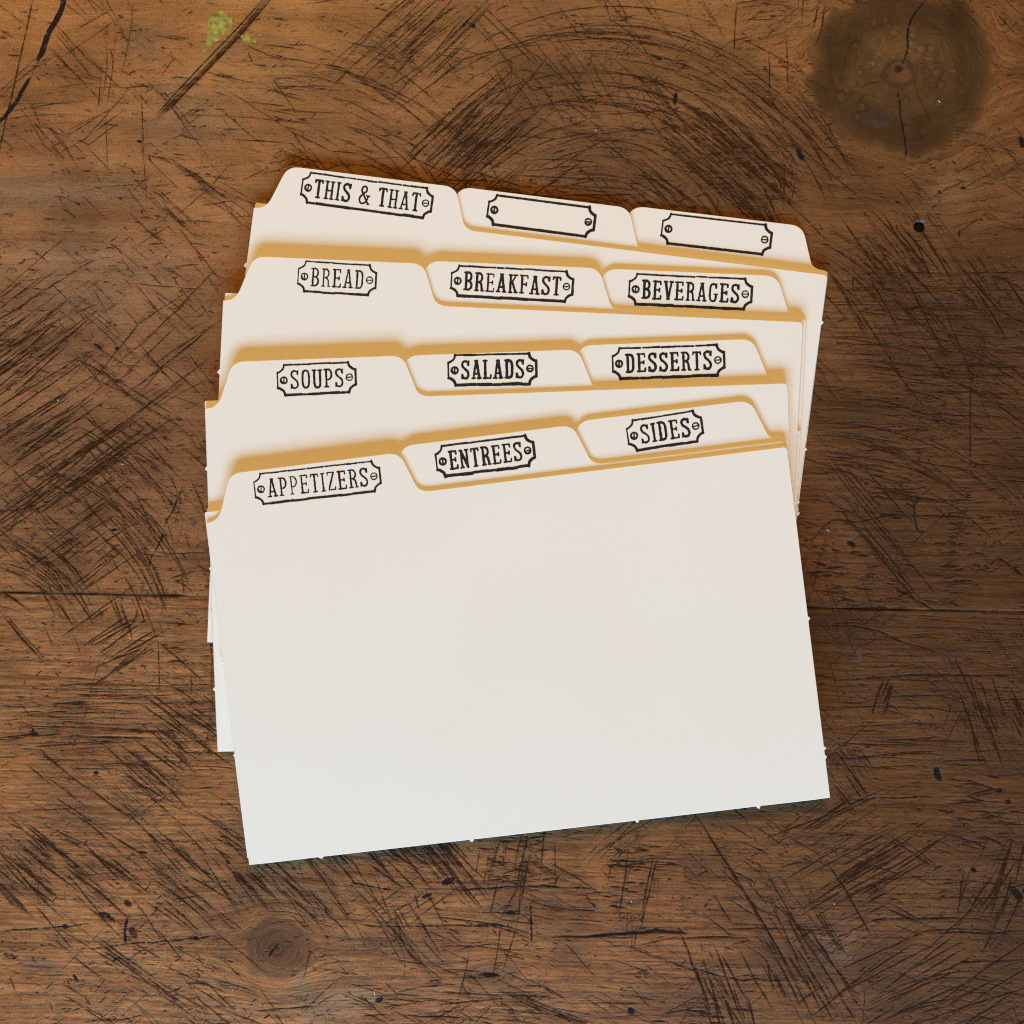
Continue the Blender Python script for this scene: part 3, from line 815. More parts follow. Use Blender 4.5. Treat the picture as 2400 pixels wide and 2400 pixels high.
gv = ag.outputs['Vector']
g1 = noise(gv, 1.0, 5, 0.65, (0.05, 1.3, 0))      # fine grain lines
g2 = noise(gv, 1.0, 4, 0.6, (0.35, 3.2, 0))       # fibre flecks
g3 = noise(gv, 1.0, 3, 0.55, (0.02, 0.28, 0))     # broad bands
g4 = noise(gv, 1.0, 4, 0.7, (2.2, 3.0, 0))        # speckle
sz = N.new('ShaderNodeSeparateXYZ'); L.new(gv, sz.inputs[0])
gs = sz.outputs[2]
val = math_('ADD', math_('MULTIPLY', math_('MULTIPLY_ADD', g1, 2.8, -1.40), gs), math_('MULTIPLY', math_('MULTIPLY_ADD', g2, 1.9, -0.95), math_('MULTIPLY_ADD', gs, 0.7, 0.3)))
val = math_('ADD', val, math_('MULTIPLY_ADD', g3, 0.9, -0.45))
val = math_('ADD', val, math_('MULTIPLY_ADD', g4, 1.7, -0.85))
val = math_('ADD', val, 1.02)
val = math_('MAXIMUM', val, 0.35)
cmb = N.new('ShaderNodeCombineColor')
L.new(val, cmb.inputs[0]); L.new(math_('POWER', val, 1.10), cmb.inputs[1]); L.new(math_('POWER', val, 1.22), cmb.inputs[2])
c00 = mixc(1.0, at.outputs['Color'], cmb.outputs['Color'], 'MULTIPLY')
hm = N.new('ShaderNodeMapping'); hm.inputs['Scale'].default_value = (0.45, 0.7, 0)
L.new(gv, hm.inputs['Vector'])
hn = N.new('ShaderNodeTexNoise'); hn.inputs['Scale'].default_value = 1.0; hn.inputs['Detail'].default_value = 4
L.new(hm.outputs['Vector'], hn.inputs['Vector'])
hr = N.new('ShaderNodeValToRGB')
hr.color_ramp.elements[0].position = 0.30; hr.color_ramp.elements[0].color = (0.90, 1.03, 0.82, 1)
hr.color_ramp.elements[1].position = 0.72; hr.color_ramp.elements[1].color = (1.10, 0.90, 0.98, 1)
hr.color_ramp.elements.new(0.5).color = (1, 1, 1, 1)
L.new(hn.outputs['Fac'], hr.inputs[0])
c0 = mixc(1.0, c00, hr.outputs[0], 'MULTIPLY')
sp = N.new('ShaderNodeSeparateColor'); L.new(ad.outputs['Color'], sp.inputs[0])
tg = N.new('ShaderNodeTexCoord')
def onoise(sc, detail, rough=0.55):
    nz = N.new('ShaderNodeTexNoise'); nz.inputs['Scale'].default_value = sc * 1000
    nz.inputs['Detail'].default_value = detail; nz.inputs['Roughness'].default_value = rough
    L.new(tg.outputs['Object'], nz.inputs['Vector'])
    return nz.outputs['Fac']
rough_n = noise(tg.outputs['Object'], 1000.0, 2, 0.6, (1.6, 5.0, 0))
blob_n = onoise(1.1, 4, 0.7)
dd = math_('MULTIPLY', math_('ADD', math_('MULTIPLY_ADD', rough_n, 1.0, -0.66), sp.outputs[0]), 1.75, clamp=True)
far = []
for ang, sa_, sb_ in ((-40, 0.035, 1.7), (33, 0.035, 1.9), (-55, 0.05, 2.2), (3, 0.04, 2.0)):
    mp_ = N.new('ShaderNodeMapping'); mp_.inputs['Rotation'].default_value = (0, 0, math.radians(ang))
    L.new(tg.outputs['Object'], mp_.inputs['Vector'])
    nn = noise(mp_.outputs['Vector'], 1000.0, 2, 0.5, (sa_, sb_, 0))
    mk_ = noise(mp_.outputs['Vector'], 1000.0, 1, 0.5, (0.03, 0.03, 0))
    far.append(math_('MULTIPLY', math_('ADD', math_('ADD', nn, math_('MULTIPLY', mk_, 0.25)), -0.755), 9.0, clamp=True))
fm = math_('MAXIMUM', math_('MAXIMUM', far[0], far[1]), math_('MAXIMUM', far[2], far[3]))
dd = math_('MAXIMUM', dd, math_('MULTIPLY', fm, ad.outputs['Alpha']))
ii_ = math_('MULTIPLY', math_('ADD', math_('MULTIPLY_ADD', blob_n, 2.2, -1.32), sp.outputs[1]), 1.9, clamp=True)
pores = N.new('ShaderNodeMapRange'); pores.interpolation_type = 'SMOOTHSTEP'
pores.inputs[1].default_value = 0.615; pores.inputs[2].default_value = 0.72; pores.inputs[3].default_value = 0.0; pores.inputs[4].default_value = 0.55
L.new(noise(tg.outputs['Object'], 1000.0, 3, 0.65, (0.9, 1.9, 0)), pores.inputs[0])
c05 = mixc(pores.outputs[0], c0, (0.060, 0.030, 0.013))
c1 = mixc(math_('MULTIPLY', sp.outputs[2], 0.75, clamp=True), c05, (0.075, 0.036, 0.017))
c15 = mixc(math_('MULTIPLY', sp.outputs[0], 0.62, clamp=True), c1, (0.070, 0.031, 0.012))
c2 = mixc(math_('MULTIPLY', dd, 0.93, clamp=True), c15, (0.030, 0.0125, 0.0050))
c3 = mixc(math_('MULTIPLY', ii_, 0.97, clamp=True), c2, (0.013, 0.011, 0.011))
L.new(c3, bs.inputs['Base Color'])
rg = math_('MULTIPLY_ADD', g3, 0.25, 0.42)
rg = math_('ADD', rg, math_('MULTIPLY', sp.outputs[0], 0.25), clamp=True)
L.new(rg, bs.inputs['Roughness'])
L.new(math_('MULTIPLY_ADD', math_('MAXIMUM', dd, ii_), -0.17, 0.20), bs.inputs['Specular IOR Level'])
bq = N.new('ShaderNodeBump'); bq.inputs['Strength'].default_value = 0.75; bq.inputs['Distance'].default_value = 0.00011; bq.invert = True
L.new(math_('ADD', dd, math_('MULTIPLY', pores.outputs[0], 0.8)), bq.inputs['Height'])
bp = N.new('ShaderNodeBump'); bp.inputs['Strength'].default_value = 0.55; bp.inputs['Distance'].default_value = 0.00012
L.new(math_('ADD', g1, math_('MULTIPLY', g4, 0.7)), bp.inputs['Height'])
L.new(bq.outputs['Normal'], bp.inputs['Normal'])
L.new(bp.outputs['Normal'], bs.inputs['Normal'])

table = bpy.data.objects.new('wooden_tabletop', None)
col.objects.link(table)
table.rotation_euler = (0, 0, TROT)
table['label'] = 'worn brown plank tabletop scored all over with knife cuts under the fanned cards'
table['category'] = 'tabletop'


def under_cards(X, Y, margin=4.5):
    WX, WY = ct * X - st * Y, st * X + ct * Y
    hit = np.zeros(X.shape, bool)
    for g in FRONT:
        u, v = world2local(FRONT[g], WX, WY)
        hit |= (np.abs(u) < CW / 2 - margin) & (v < -margin) & (v > -CH + margin)
    return hit


def plank(ys, seam_low, seam_high, dense=True):
    """one board: a height-field top, vertical edges, a closed underside"""
    if dense:
        X, Y = np.meshgrid(xs, ys)
        xcols = xs
    else:
        xcols = np.linspace(-480, 480, 81)
        X, Y = np.meshgrid(xcols, ys)
    ny, nx = X.shape
    T, U, V, H = fields(X, Y)
    px_, py_ = 1200 + 10.6 * X, 1200 - 10.6 * Y
    GS = np.where(py_ > 1408, 1.0, 0.22 + 0.6 * sstep(1500, 2000, px_) * sstep(450, 800, py_) + 0.3 * sstep(900, 1300, py_)).clip(0, 1)
    kx_, ky_ = p2t(2114, 168)
    rk_ = np.hypot(X - float(kx_), Y - float(ky_))
    GS = np.maximum(GS * (0.2 + 0.8 * sstep(15.0, 20.0, rk_)), 0.75 * sstep(16.5, 20, rk_) * (1 - sstep(26, 46, rk_)))
    D = np.zeros((ny, nx, 3), np.float32)
    if dense:
        jj = np.clip(np.round((ys - YB) / DH).astype(int), 0, NY - 1)
        inb = (ys >= YB) & (ys <= YT + DH)
        i0 = len(ex)
        D[:, i0:i0 + NX, 0] = dirt[jj] * inb[:, None]
        D[:, i0:i0 + NX, 1] = ink[jj] * inb[:, None]
        D[:, i0:i0 + NX, 2] = grime[jj] * inb[:, None]
    Z = H - 0.05 * D[..., 0] - 0.05 * D[..., 1] - 0.03 * D[..., 2]
    hx_, hy_ = p2t(2155, 530)
    hr_ = np.hypot(X - float(hx_), Y - float(hy_)) / 1.35
    Z -= 0.9 * (1 - sstep(0.55, 1.0, hr_)) - 0.05 * np.exp(-((hr_ - 1.15) / 0.12) ** 2)
    wav = 0.22 * vnoise(X[0] / 6, X[0] * 0, 51) + 0.06 * vnoise(X[0] / 1.3, X[0] * 0, 52)
    for edge, sgn in ((seam_low, 1), (seam_high, -1)):
        if edge is None:
            continue
        d = (Y - edge) * sgn
        Z -= (0.15 - 0.07 * (X < -20)) * np.exp(-(np.maximum(d - 0.02 - 0.6 * wav[None], 0) / 0.12) ** 1.3)
        e = np.exp(-(np.maximum(d - 0.6 * wav[None], 0) / 0.13) ** 2)
        D[..., 1] = np.maximum(D[..., 1], (0.26 - 0.10 * (X < -20) + 0.5 * vnoise(X / 5, X * 0, 56)).clip(0, 1) * e)
        D[..., 0] = np.maximum(D[..., 0], (0.66 - 0.14 * (X < -20) + 0.5 * vnoise(X / 5, X * 0, 53)).clip(0, 1) * np.exp(-(np.maximum(d - 0.5 * wav[None], 0) / (0.28 + 0.25 * np.abs(vnoise(X / 3, X * 0, 54)))) ** 2))
    hole = under_cards((X[:-1, :-1] + X[1:, 1:]) / 2, (Y[:-1, :-1] + Y[1:, 1:]) / 2) if dense else np.zeros((ny - 1, nx - 1), bool)
    j, i = np.nonzero(~hole)
    base = j * nx + i
    quads = np.stack([base, base + 1, base + nx + 1, base + nx], 1)
    used = np.zeros(ny * nx, bool); used[quads.ravel()] = True
    remap = np.cumsum(used) - 1
    quads = remap[quads]
    co = np.stack([X.ravel(), Y.ravel(), Z.ravel()], 1)[used]
    tone = T.reshape(-1, 3)[used]; dr = D.reshape(-1, 3)[used]; gr = np.stack([U.ravel(), V.ravel(), GS.ravel()], 1)[used]
    # edges and underside
    def grid_id(jj_, ii_):
        return remap[jj_ * nx + ii_]
    nb = len(co)
    x0, x1, y0, y1 = xcols[0], xcols[-1], ys[0], ys[-1]
    low = np.array([(x0, y0, -1.6), (x1, y0, -1.6), (x1, y1, -1.6), (x0, y1, -1.6), (x0, y0, -24), (x1, y0, -24), (x1, y1, -24), (x0, y1, -24)], float)
    extra_q = [(nb + 0, nb + 1, nb + 2, nb + 3), (nb + 7, nb + 6, nb + 5, nb + 4)]
    for a_, b_ in ((0, 1), (1, 2), (2, 3), (3, 0)):
        extra_q.append((nb + a_, nb + 4 + a_, nb + 4 + b_, nb + b_))
    co = np.concatenate([co, low])
    # skirts from the surface rim down to the -1.6 plate
    rims = [[grid_id(0, i_) for i_ in range(nx)], [grid_id(ny - 1, i_) for i_ in range(nx)][::-1]]
    sk = []
    for rim in rims:
        n0 = len(co)
        pts = co[rim].copy(); pts[:, 2] = -1.6
        co = np.concatenate([co, pts])
        r_ = np.array(rim); m_ = n0 + np.arange(len(rim))
        sk.append(np.stack([r_[:-1], m_[:-1], m_[1:], r_[1:]], 1))
        rims_d = dr[rim] if False else None
    allq = np.concatenate([quads, np.array(extra_q)] + sk)
    npad = len(co) - len(tone)
    tone = np.concatenate([tone, np.tile([[0.10, 0.055, 0.025]], (npad, 1))])
    dr = np.concatenate([dr, np.tile([[0.5, 0.8, 0.5]], (npad, 1))])
    gr = np.concatenate([gr, co[-npad:]])
    me = bpy.data.meshes.new('plank')
    me.vertices.add(len(co)); me.vertices.foreach_set('co', (co * MM).astype(np.float32).ravel())
    me.loops.add(allq.size); me.loops.foreach_set('vertex_index', allq.astype(np.int32).ravel())
    me.polygons.add(len(allq))
    me.polygons.foreach_set('loop_start', (np.arange(len(allq)) * 4).astype(np.int32))
    sm = np.ones(len(allq), bool); sm[len(quads):] = False
    me.polygons.foreach_set('use_smooth', sm)
    for nm, arr in (('tone', tone), ('dirt', dr)):
        a = me.attributes.new(nm, 'FLOAT_COLOR', 'POINT')
        a.data.foreach_set('color', np.concatenate([arr, np.ones((len(arr), 1)) if nm == 'tone' else sstep(116.0, 121.0, np.abs(co[:, :2]).max(1))[:, None]], 1).astype(np.float32).ravel())
    a = me.attributes.new('grain', 'FLOAT_VECTOR', 'POINT')
    a.data.foreach_set('vector', gr.astype(np.float32).ravel())
    me.update(calc_edges=True)
    me.materials.append(wood)
    o = bpy.data.objects.new('plank', me)
    col.objects.link(o)
    o.parent = table
    return o


up = np.concatenate([[SEAM + 0.025], gy[gy > SEAM + 0.12], gy[-1] + np.array([6, 14, 24, 36.0])])
dn = np.concatenate([gy[0] - np.array([52, 36, 22, 11, 4.0]), gy[gy < SEAM - 0.12], [SEAM - 0.025]])
plank_up = plank(up, SEAM + 0.025, up[-1])
plank_dn = plank(dn, dn[0], SEAM - 0.025)
plank(np.linspace(up[-1] + 0.3, up[-1] + 170, 30), up[-1] + 0.3, None, False)
plank(np.linspace(dn[0] - 170, dn[0] - 0.3, 30), None, dn[0] - 0.3, False)

# green paint smear on the upper board
paint, N2, L2, b2 = nodes_of('green_paint')
tn = N2.new('ShaderNodeTexNoise'); tn.inputs['Scale'].default_value = 700; tn.inputs['Detail'].default_value = 5
tc = N2.new('ShaderNodeTexCoord'); L2.new(tc.outputs['Object'], tn.inputs['Vector'])
rp = N2.new('ShaderNodeValToRGB')
rp.color_ramp.elements[0].position = 0.32; rp.color_ramp.elements[0].color = (0.085, 0.10, 0.022, 1)
rp.color_ramp.elements[1].position = 0.72; rp.color_ramp.elements[1].color = (0.46, 0.42, 0.07, 1)
e = rp.color_ramp.elements.new(0.5); e.color = (0.24, 0.25, 0.05, 1)
L2.new(tn.outputs['Fac'], rp.inputs[0]); L2.new(rp.outputs[0], b2.inputs['Base Color'])
b2.inputs['Roughness'].default_value = 0.55


def blob_field(poly, X, Y):
    """signed distance to a polygon (negative inside)"""
    P = np.asarray(poly, float)
    d = np.full(X.shape, 1e9); ins = np.zeros(X.shape, bool)
    for q in range(len(P)):
        a, b = P[q], P[(q + 1) % len(P)]
        ab = b - a
        t = np.clip(((X - a[0]) * ab[0] + (Y - a[1]) * ab[1]) / (ab @ ab), 0, 1)
        d = np.minimum(d, np.hypot(X - a[0] - t * ab[0], Y - a[1] - t * ab[1]))
        cr = ((a[1] > Y) != (b[1] > Y)) & (X < (b[0] - a[0]) * (Y - a[1]) / (b[1] - a[1] + 1e-12) + a[0])
        ins ^= cr
    return np.where(ins, -d, d)


for poly in ([(468, 125), (482, 100), (486, 62), (484, 45), (500, 28), (516, 22), (538, 34), (549, 52), (538, 70), (520, 84), (508, 100), (494, 106), (480, 126)],
             [(565, 84), (580, 76), (588, 84), (600, 92), (600, 104), (580, 102), (566, 96)]):
    tx, ty = p2t(np.array([q[0] for q in poly]), np.array([q[1] for q in poly]))
    P = np.stack([tx, ty], 1)
    h = 0.09
    ax = np.arange(tx.min() - 1, tx.max() + 1, h); ay = np.arange(ty.min() - 1, ty.max() + 1, h)
    X, Y = np.meshgrid(ax, ay)
    F = blob_field(P, X, Y) + 0.30 * vnoise(X / 0.7, Y / 0.7, 61) + 0.28 * vnoise(X / 0.28, Y / 0.28, 62) + 0.22
    holes = 1.15 - np.abs(vnoise(X / 1.1 + 3, Y / 0.5, 63)) - 0.5 * np.abs(vnoise(X / 0.35, Y / 0.35, 64))
    F = np.maximum(F, -holes * 0.6)
    vs, fs = contour(F, ax[0], ay[0], h)
    vx = np.array([v[0] for v in vs]); vy = np.array([v[1] for v in vs])
    # lay it on the board's own relief
    zi = 0.10 * vnoise(vx / 30, vy / 18, 41) + 0.035 * vnoise(vx / 9, vy / 3.0, 42) + 0.018
    mk_mesh('paint_smear', np.stack([vx, vy, zi], 1) * MM, fs, paint, plank_up)

# ------------------------------------------------------------------ CARDS
paper, N3, L3, b3 = nodes_of('cream_card_stock')
tc = N3.new('ShaderNodeTexCoord')
pn = N3.new('ShaderNodeTexNoise'); pn.inputs['Scale'].default_value = 38; pn.inputs['Detail'].default_value = 4
L3.new(tc.outputs['Object'], pn.inputs['Vector'])
pr = N3.new('ShaderNodeValToRGB')
pr.color_ramp.elements[0].position = 0.30; pr.color_ramp.elements[0].color = (0.855, 0.838, 0.790, 1)
pr.color_ramp.elements[1].position = 0.72; pr.color_ramp.elements[1].color = (0.862, 0.853, 0.822, 1)
L3.new(pn.outputs['Fac'], pr.inputs[0])
fn = N3.new('ShaderNodeTexNoise'); fn.inputs['Scale'].default_value = 2600; fn.inputs['Detail'].default_value = 3
L3.new(tc.outputs['Object'], fn.inputs['Vector'])
fr = N3.new('ShaderNodeMapRange'); fr.inputs[3].default_value = 0.965; fr.inputs[4].default_value = 1.03
L3.new(fn.outputs['Fac'], fr.inputs[0])
mx = N3.new('ShaderNodeMix'); mx.data_type = 'RGBA'; mx.blend_type = 'MULTIPLY'; mx.inputs[0].default_value = 1
L3.new(pr.outputs[0], mx.inputs[6]); L3.new(fr.outputs[0], mx.inputs[7])
last = mx.outputs[2]
for su, sv, srad, stint in ((27, -37, 9, (0.995, 0.985, 0.950, 1)), (43, -44, 17, (0.995, 0.99, 0.972, 1)), (-30, -58, 14, (0.985, 0.985, 0.985, 1)), (8, -30, 22, (0.985, 0.98, 0.985, 1))):
    vd = N3.new('ShaderNodeVectorMath'); vd.operation = 'DISTANCE'; vd.inputs[1].default_value = (su * MM, sv * MM, 0)
    L3.new(tc.outputs['Object'], vd.inputs[0])
    na = N3.new('ShaderNodeMath'); na.operation = 'MULTIPLY_ADD'; na.inputs[1].default_value = srad * 1.6 * MM
    L3.new(pn.outputs['Fac'], na.inputs[0]); L3.new(vd.outputs['Value'], na.inputs[2])
    mr = N3.new('ShaderNodeMapRange'); mr.interpolation_type = 'SMOOTHSTEP'
    mr.inputs[1].default_value = srad * 0.7 * MM; mr.inputs[2].default_value = srad * 1.9 * MM; mr.inputs[3].default_value = 1; mr.inputs[4].default_value = 0
    L3.new(na.outputs[0], mr.inputs[0])
    ms = N3.new('ShaderNodeMix'); ms.data_type = 'RGBA'; ms.blend_type = 'MULTIPLY'; ms.inputs[7].default_value = stint
    L3.new(mr.outputs[0], ms.inputs[0]); L3.new(last, ms.inputs[6])
    last = ms.outputs[2]
L3.new(last, b3.inputs['Base Color'])
b3.inputs['Roughness'].default_value = 0.75
b3.inputs['Specular IOR Level'].default_value = 0.2
bp3 = N3.new('ShaderNodeBump'); bp3.inputs['Strength'].default_value = 0.10; bp3.inputs['Distance'].default_value = 0.00003
L3.new(fn.outputs['Fac'], bp3.inputs['Height']); L3.new(bp3.outputs['Normal'], b3.inputs['Normal'])

inkm, N4, L4, b4 = nodes_of('black_stamp_ink')
tc = N4.new('ShaderNodeTexCoord')
n4 = N4.new('ShaderNodeTexNoise'); n4.inputs['Scale'].default_value = 2200; n4.inputs['Detail'].default_value = 4
L4.new(tc.outputs['Object'], n4.inputs['Vector'])
r4 = N4.new('ShaderNodeValToRGB')
r4.color_ramp.elements[0].position = 0.40; r4.color_ramp.elements[0].color = (0.009, 0.0085, 0.010, 1)
r4.color_ramp.elements[1].position = 0.80; r4.color_ramp.elements[1].color = (0.036, 0.032, 0.033, 1)
L4.new(n4.outputs['Fac'], r4.inputs[0]); L4.new(r4.outputs[0], b4.inputs['Base Color'])
b4.inputs['Roughness'].default_value = 0.7; b4.inputs['Specular IOR Level'].default_value = 0.2


def bez(p0, p1, p2, n=7):
    t = np.linspace(0, 1, n)[:, None]
    return [tuple(q) for q in (1 - t) ** 2 * np.array(p0) + 2 * t * (1 - t) * np.array(p1) + t ** 2 * np.array(p2)]


NIBS = {'APP': dict(b=[15.8, 49.0, 85.2, 111.6], r=[37.3, 65.5, 67.4], l=[52.0]), 'ENT': dict(l=[0.6, 33], r=[25], b=[30, 80]),
        'SID': dict(l=[24], r=[14], b=[60]), 'SOU': dict(l=[14.0, 62.5], r=[27], b=[18]), 'SAL': dict(l=[1.0, 36], r=[31], b=[50]),
        'DES': dict(l=[47], r=[12], b=[50]), 'BRE': dict(l=[16.6, 50], r=[24], b=[6]), 'BKF': dict(l=[1.0, 32], r=[24.5], b=[40]), 'BEV': dict(l=[0.6, 44], r=[40], b=[12]),
        'THI': dict(l=[0.8, 13.7], r=[10.3, 51.6], b=[60]), 'BL1': dict(l=[30], r=[38.5, 62], b=[30]), 'BL2': dict(l=[20], r=[53.5], b=[44])}


def outline(key):
    """card with its tab, counter-clockwise, mm; top edge of the body is v = 0"""
    k = POSE[key][2]
    off = 38.3 * k - 63.5
    nb = NIBS[key]
    r = np.random.default_rng(abs(hash(key)) % 1000 if False else sum(map(ord, key)))
    P = []
    # left edge going down from the body's top left corner
    def nib(c, along, out):
        w = r.uniform(0.25, 0.5); h = r.uniform(0.35, 0.6)
        c = np.array(c, float); along = np.array(along, float); out = np.array(out, float)
        return [tuple(c - along * w * 1.3), tuple(c - along * w * 0.5 + out * h * 0.7), tuple(c + along * w * 0.2 + out * h), tuple(c + along * w * 0.8 + out * h * 0.35), tuple(c + along * w)]
    xl, xr = -CW / 2, CW / 2
    P.append((xl, -0.9 if k == 0 else -0.25))
    for v in sorted(nb.get('l', [])):
        if v > 1.6:
            P += nib((xl, -v), (0, -1), (-1, 0))
    P.append((xl, -CH))
    for u in sorted(nb.get('b', [])):
        P += nib((xl + u, -CH), (1, 0), (0, -1))
    P.append((xr, -CH))
    for v in sorted(nb.get('r', []), reverse=True):
        P += nib((xr, -v), (0, 1), (1, 0))
    P += bez((xr, -0.9), (xr, 0), (xr - 0.9, 0), 5)
    # body top edge to the tab's right foot, tab, left foot
    P += bez((off + 49.4, 0.0), (off + 47.0, 0.05), (off + 46.35, 1.75), 8)
    P += bez((off + 44.6, 6.6), (off + 43.75, 9.05), (off + 41.2, 9.1), 9)
    P += bez((off + 8.8, 9.1), (off + 6.25, 9.05), (off + 5.4, 6.6), 9)
    if k == 0:
        P += bez((off + 3.65, 1.75), (off + 2.7, -0.75), (off + 0.5, -0.9), 8)
    else:
        P += bez((off + 3.65, 1.75), (off + 3.0, 0.05), (off + 0.6, 0.0), 8)
        P += bez((xl + 0.25, 0.0), (xl, 0), (xl, -0.25), 3)[:-1]
    return P


def sheet_mesh(key):
    g, j = POSE[key][:2]
    bm = bmesh.new()
    vs = [bm.verts.new((u, v, 0)) for u, v in outline(key)]
    bm.faces.new(vs)
    for u in np.arange(-60, 61, 4.0):
        bmesh.ops.bisect_plane(bm, geom=bm.verts[:] + bm.edges[:] + bm.faces[:], dist=1e-5, plane_co=(u, 0, 0), plane_no=(1, 0, 0))
    for v in np.arange(-72, 9, 4.0):
        bmesh.ops.bisect_plane(bm, geom=bm.verts[:] + bm.edges[:] + bm.faces[:], dist=1e-5, plane_co=(0, v, 0), plane_no=(0, 1, 0))
    bm.normal_update()
    if sum(f.normal.z * f.calc_area() for f in bm.faces) < 0:
        bmesh.ops.reverse_faces(bm, faces=bm.faces[:])
    ret = bmesh.ops.extrude_face_region(bm, geom=bm.faces[:])
    top = [q for q in ret['geom'] if isinstance(q, bmesh.types.BMVert)]
    topset = set(top)
    bmesh.ops.recalc_face_normals(bm, faces=bm.faces[:])
    push = {}
    for f in bm.faces:
        low_v = [v for v in f.verts if v not in topset]
        if 0 < len(low_v) < len(f.verts):
            (a_, b_) = low_v[:2]
            t_ = Vector((b_.co.x - a_.co.x, b_.co.y - a_.co.y, 0))
            n_ = Vector((f.normal.x, f.normal.y, 0))
            t_n = Vector((-t_.y, t_.x, 0)).normalized()
            c_ = f.calc_center_median()
            for v in low_v:
                push.setdefault(v, []).append(t_n)
    area2 = 0.0
    ol = outline(key)
    for (ax_, ay_), (bx_, by_) in zip(ol, ol[1:] + ol[:1]):
        area2 += ax_ * by_ - bx_ * ay_
    poly = np.array(ol)
    for v, ns in push.items():
        n_ = ns[0].copy()
        for q_ in ns[1:]:
            n_ += q_ if q_.dot(ns[0]) > 0 or len(ns) == 2 and abs(q_.dot(ns[0])) < 0.5 else -q_
        if n_.length < 1e-6:
            continue
        n_.normalize()
        test = (v.co.x + n_.x * 0.05, v.co.y + n_.y * 0.05)
        inside = blob_field(poly, np.array([[test[0]]]), np.array([[test[1]]]))[0, 0] < 0
        if inside:
            n_ = -n_
        v.co.x += n_.x * 0.13; v.co.y += n_.y * 0.13
    for v in bm.verts:
        wx, wy = local2world(key, v.co.x, v.co.y)
        z = float(bend(g, wx, wy))
        v.co = Vector((v.co.x, v.co.y, z + (0.0 if v in topset else -THICK))) * MM
    bmesh.ops.recalc_face_normals(bm, faces=bm.faces[:])
    me = bpy.data.meshes.new('sheet')
    bm.to_mesh(me); bm.free()
    me.shade_smooth()
    me.set_sharp_from_angle(angle=math.radians(35))
    me.materials.append(paper)
    return me


# --- stamped letters, drawn as pen strokes
TH, TN = 0.072, 0.050


def arc(cx, cy, rx, ry, a0, a1, n=14):
    t = np.radians(np.linspace(a0, a1, n))
    return [(cx + rx * math.cos(q), cy + ry * math.sin(q)) for q in t]


def ser(x, y, l=0.085, r=0.085):
    return (TN, [(x - l, y), (x + r, y)])


def spline(pts, n=6):
    p = np.asarray(pts, float); out = []
    q = np.vstack([2 * p[0] - p[1], p, 2 * p[-1] - p[-2]])
    for i in range(1, len(q) - 2):
        for t in np.linspace(0, 1, n, endpoint=False):
            a, b, c, d = q[i - 1], q[i], q[i + 1], q[i + 2]
            out.append(tuple(0.5 * ((2 * b) + (c - a) * t + (2 * a - 5 * b + 4 * c - d) * t * t + (3 * b - a - 3 * c + d) * t ** 3)))
    out.append(tuple(p[-1]))
    return out


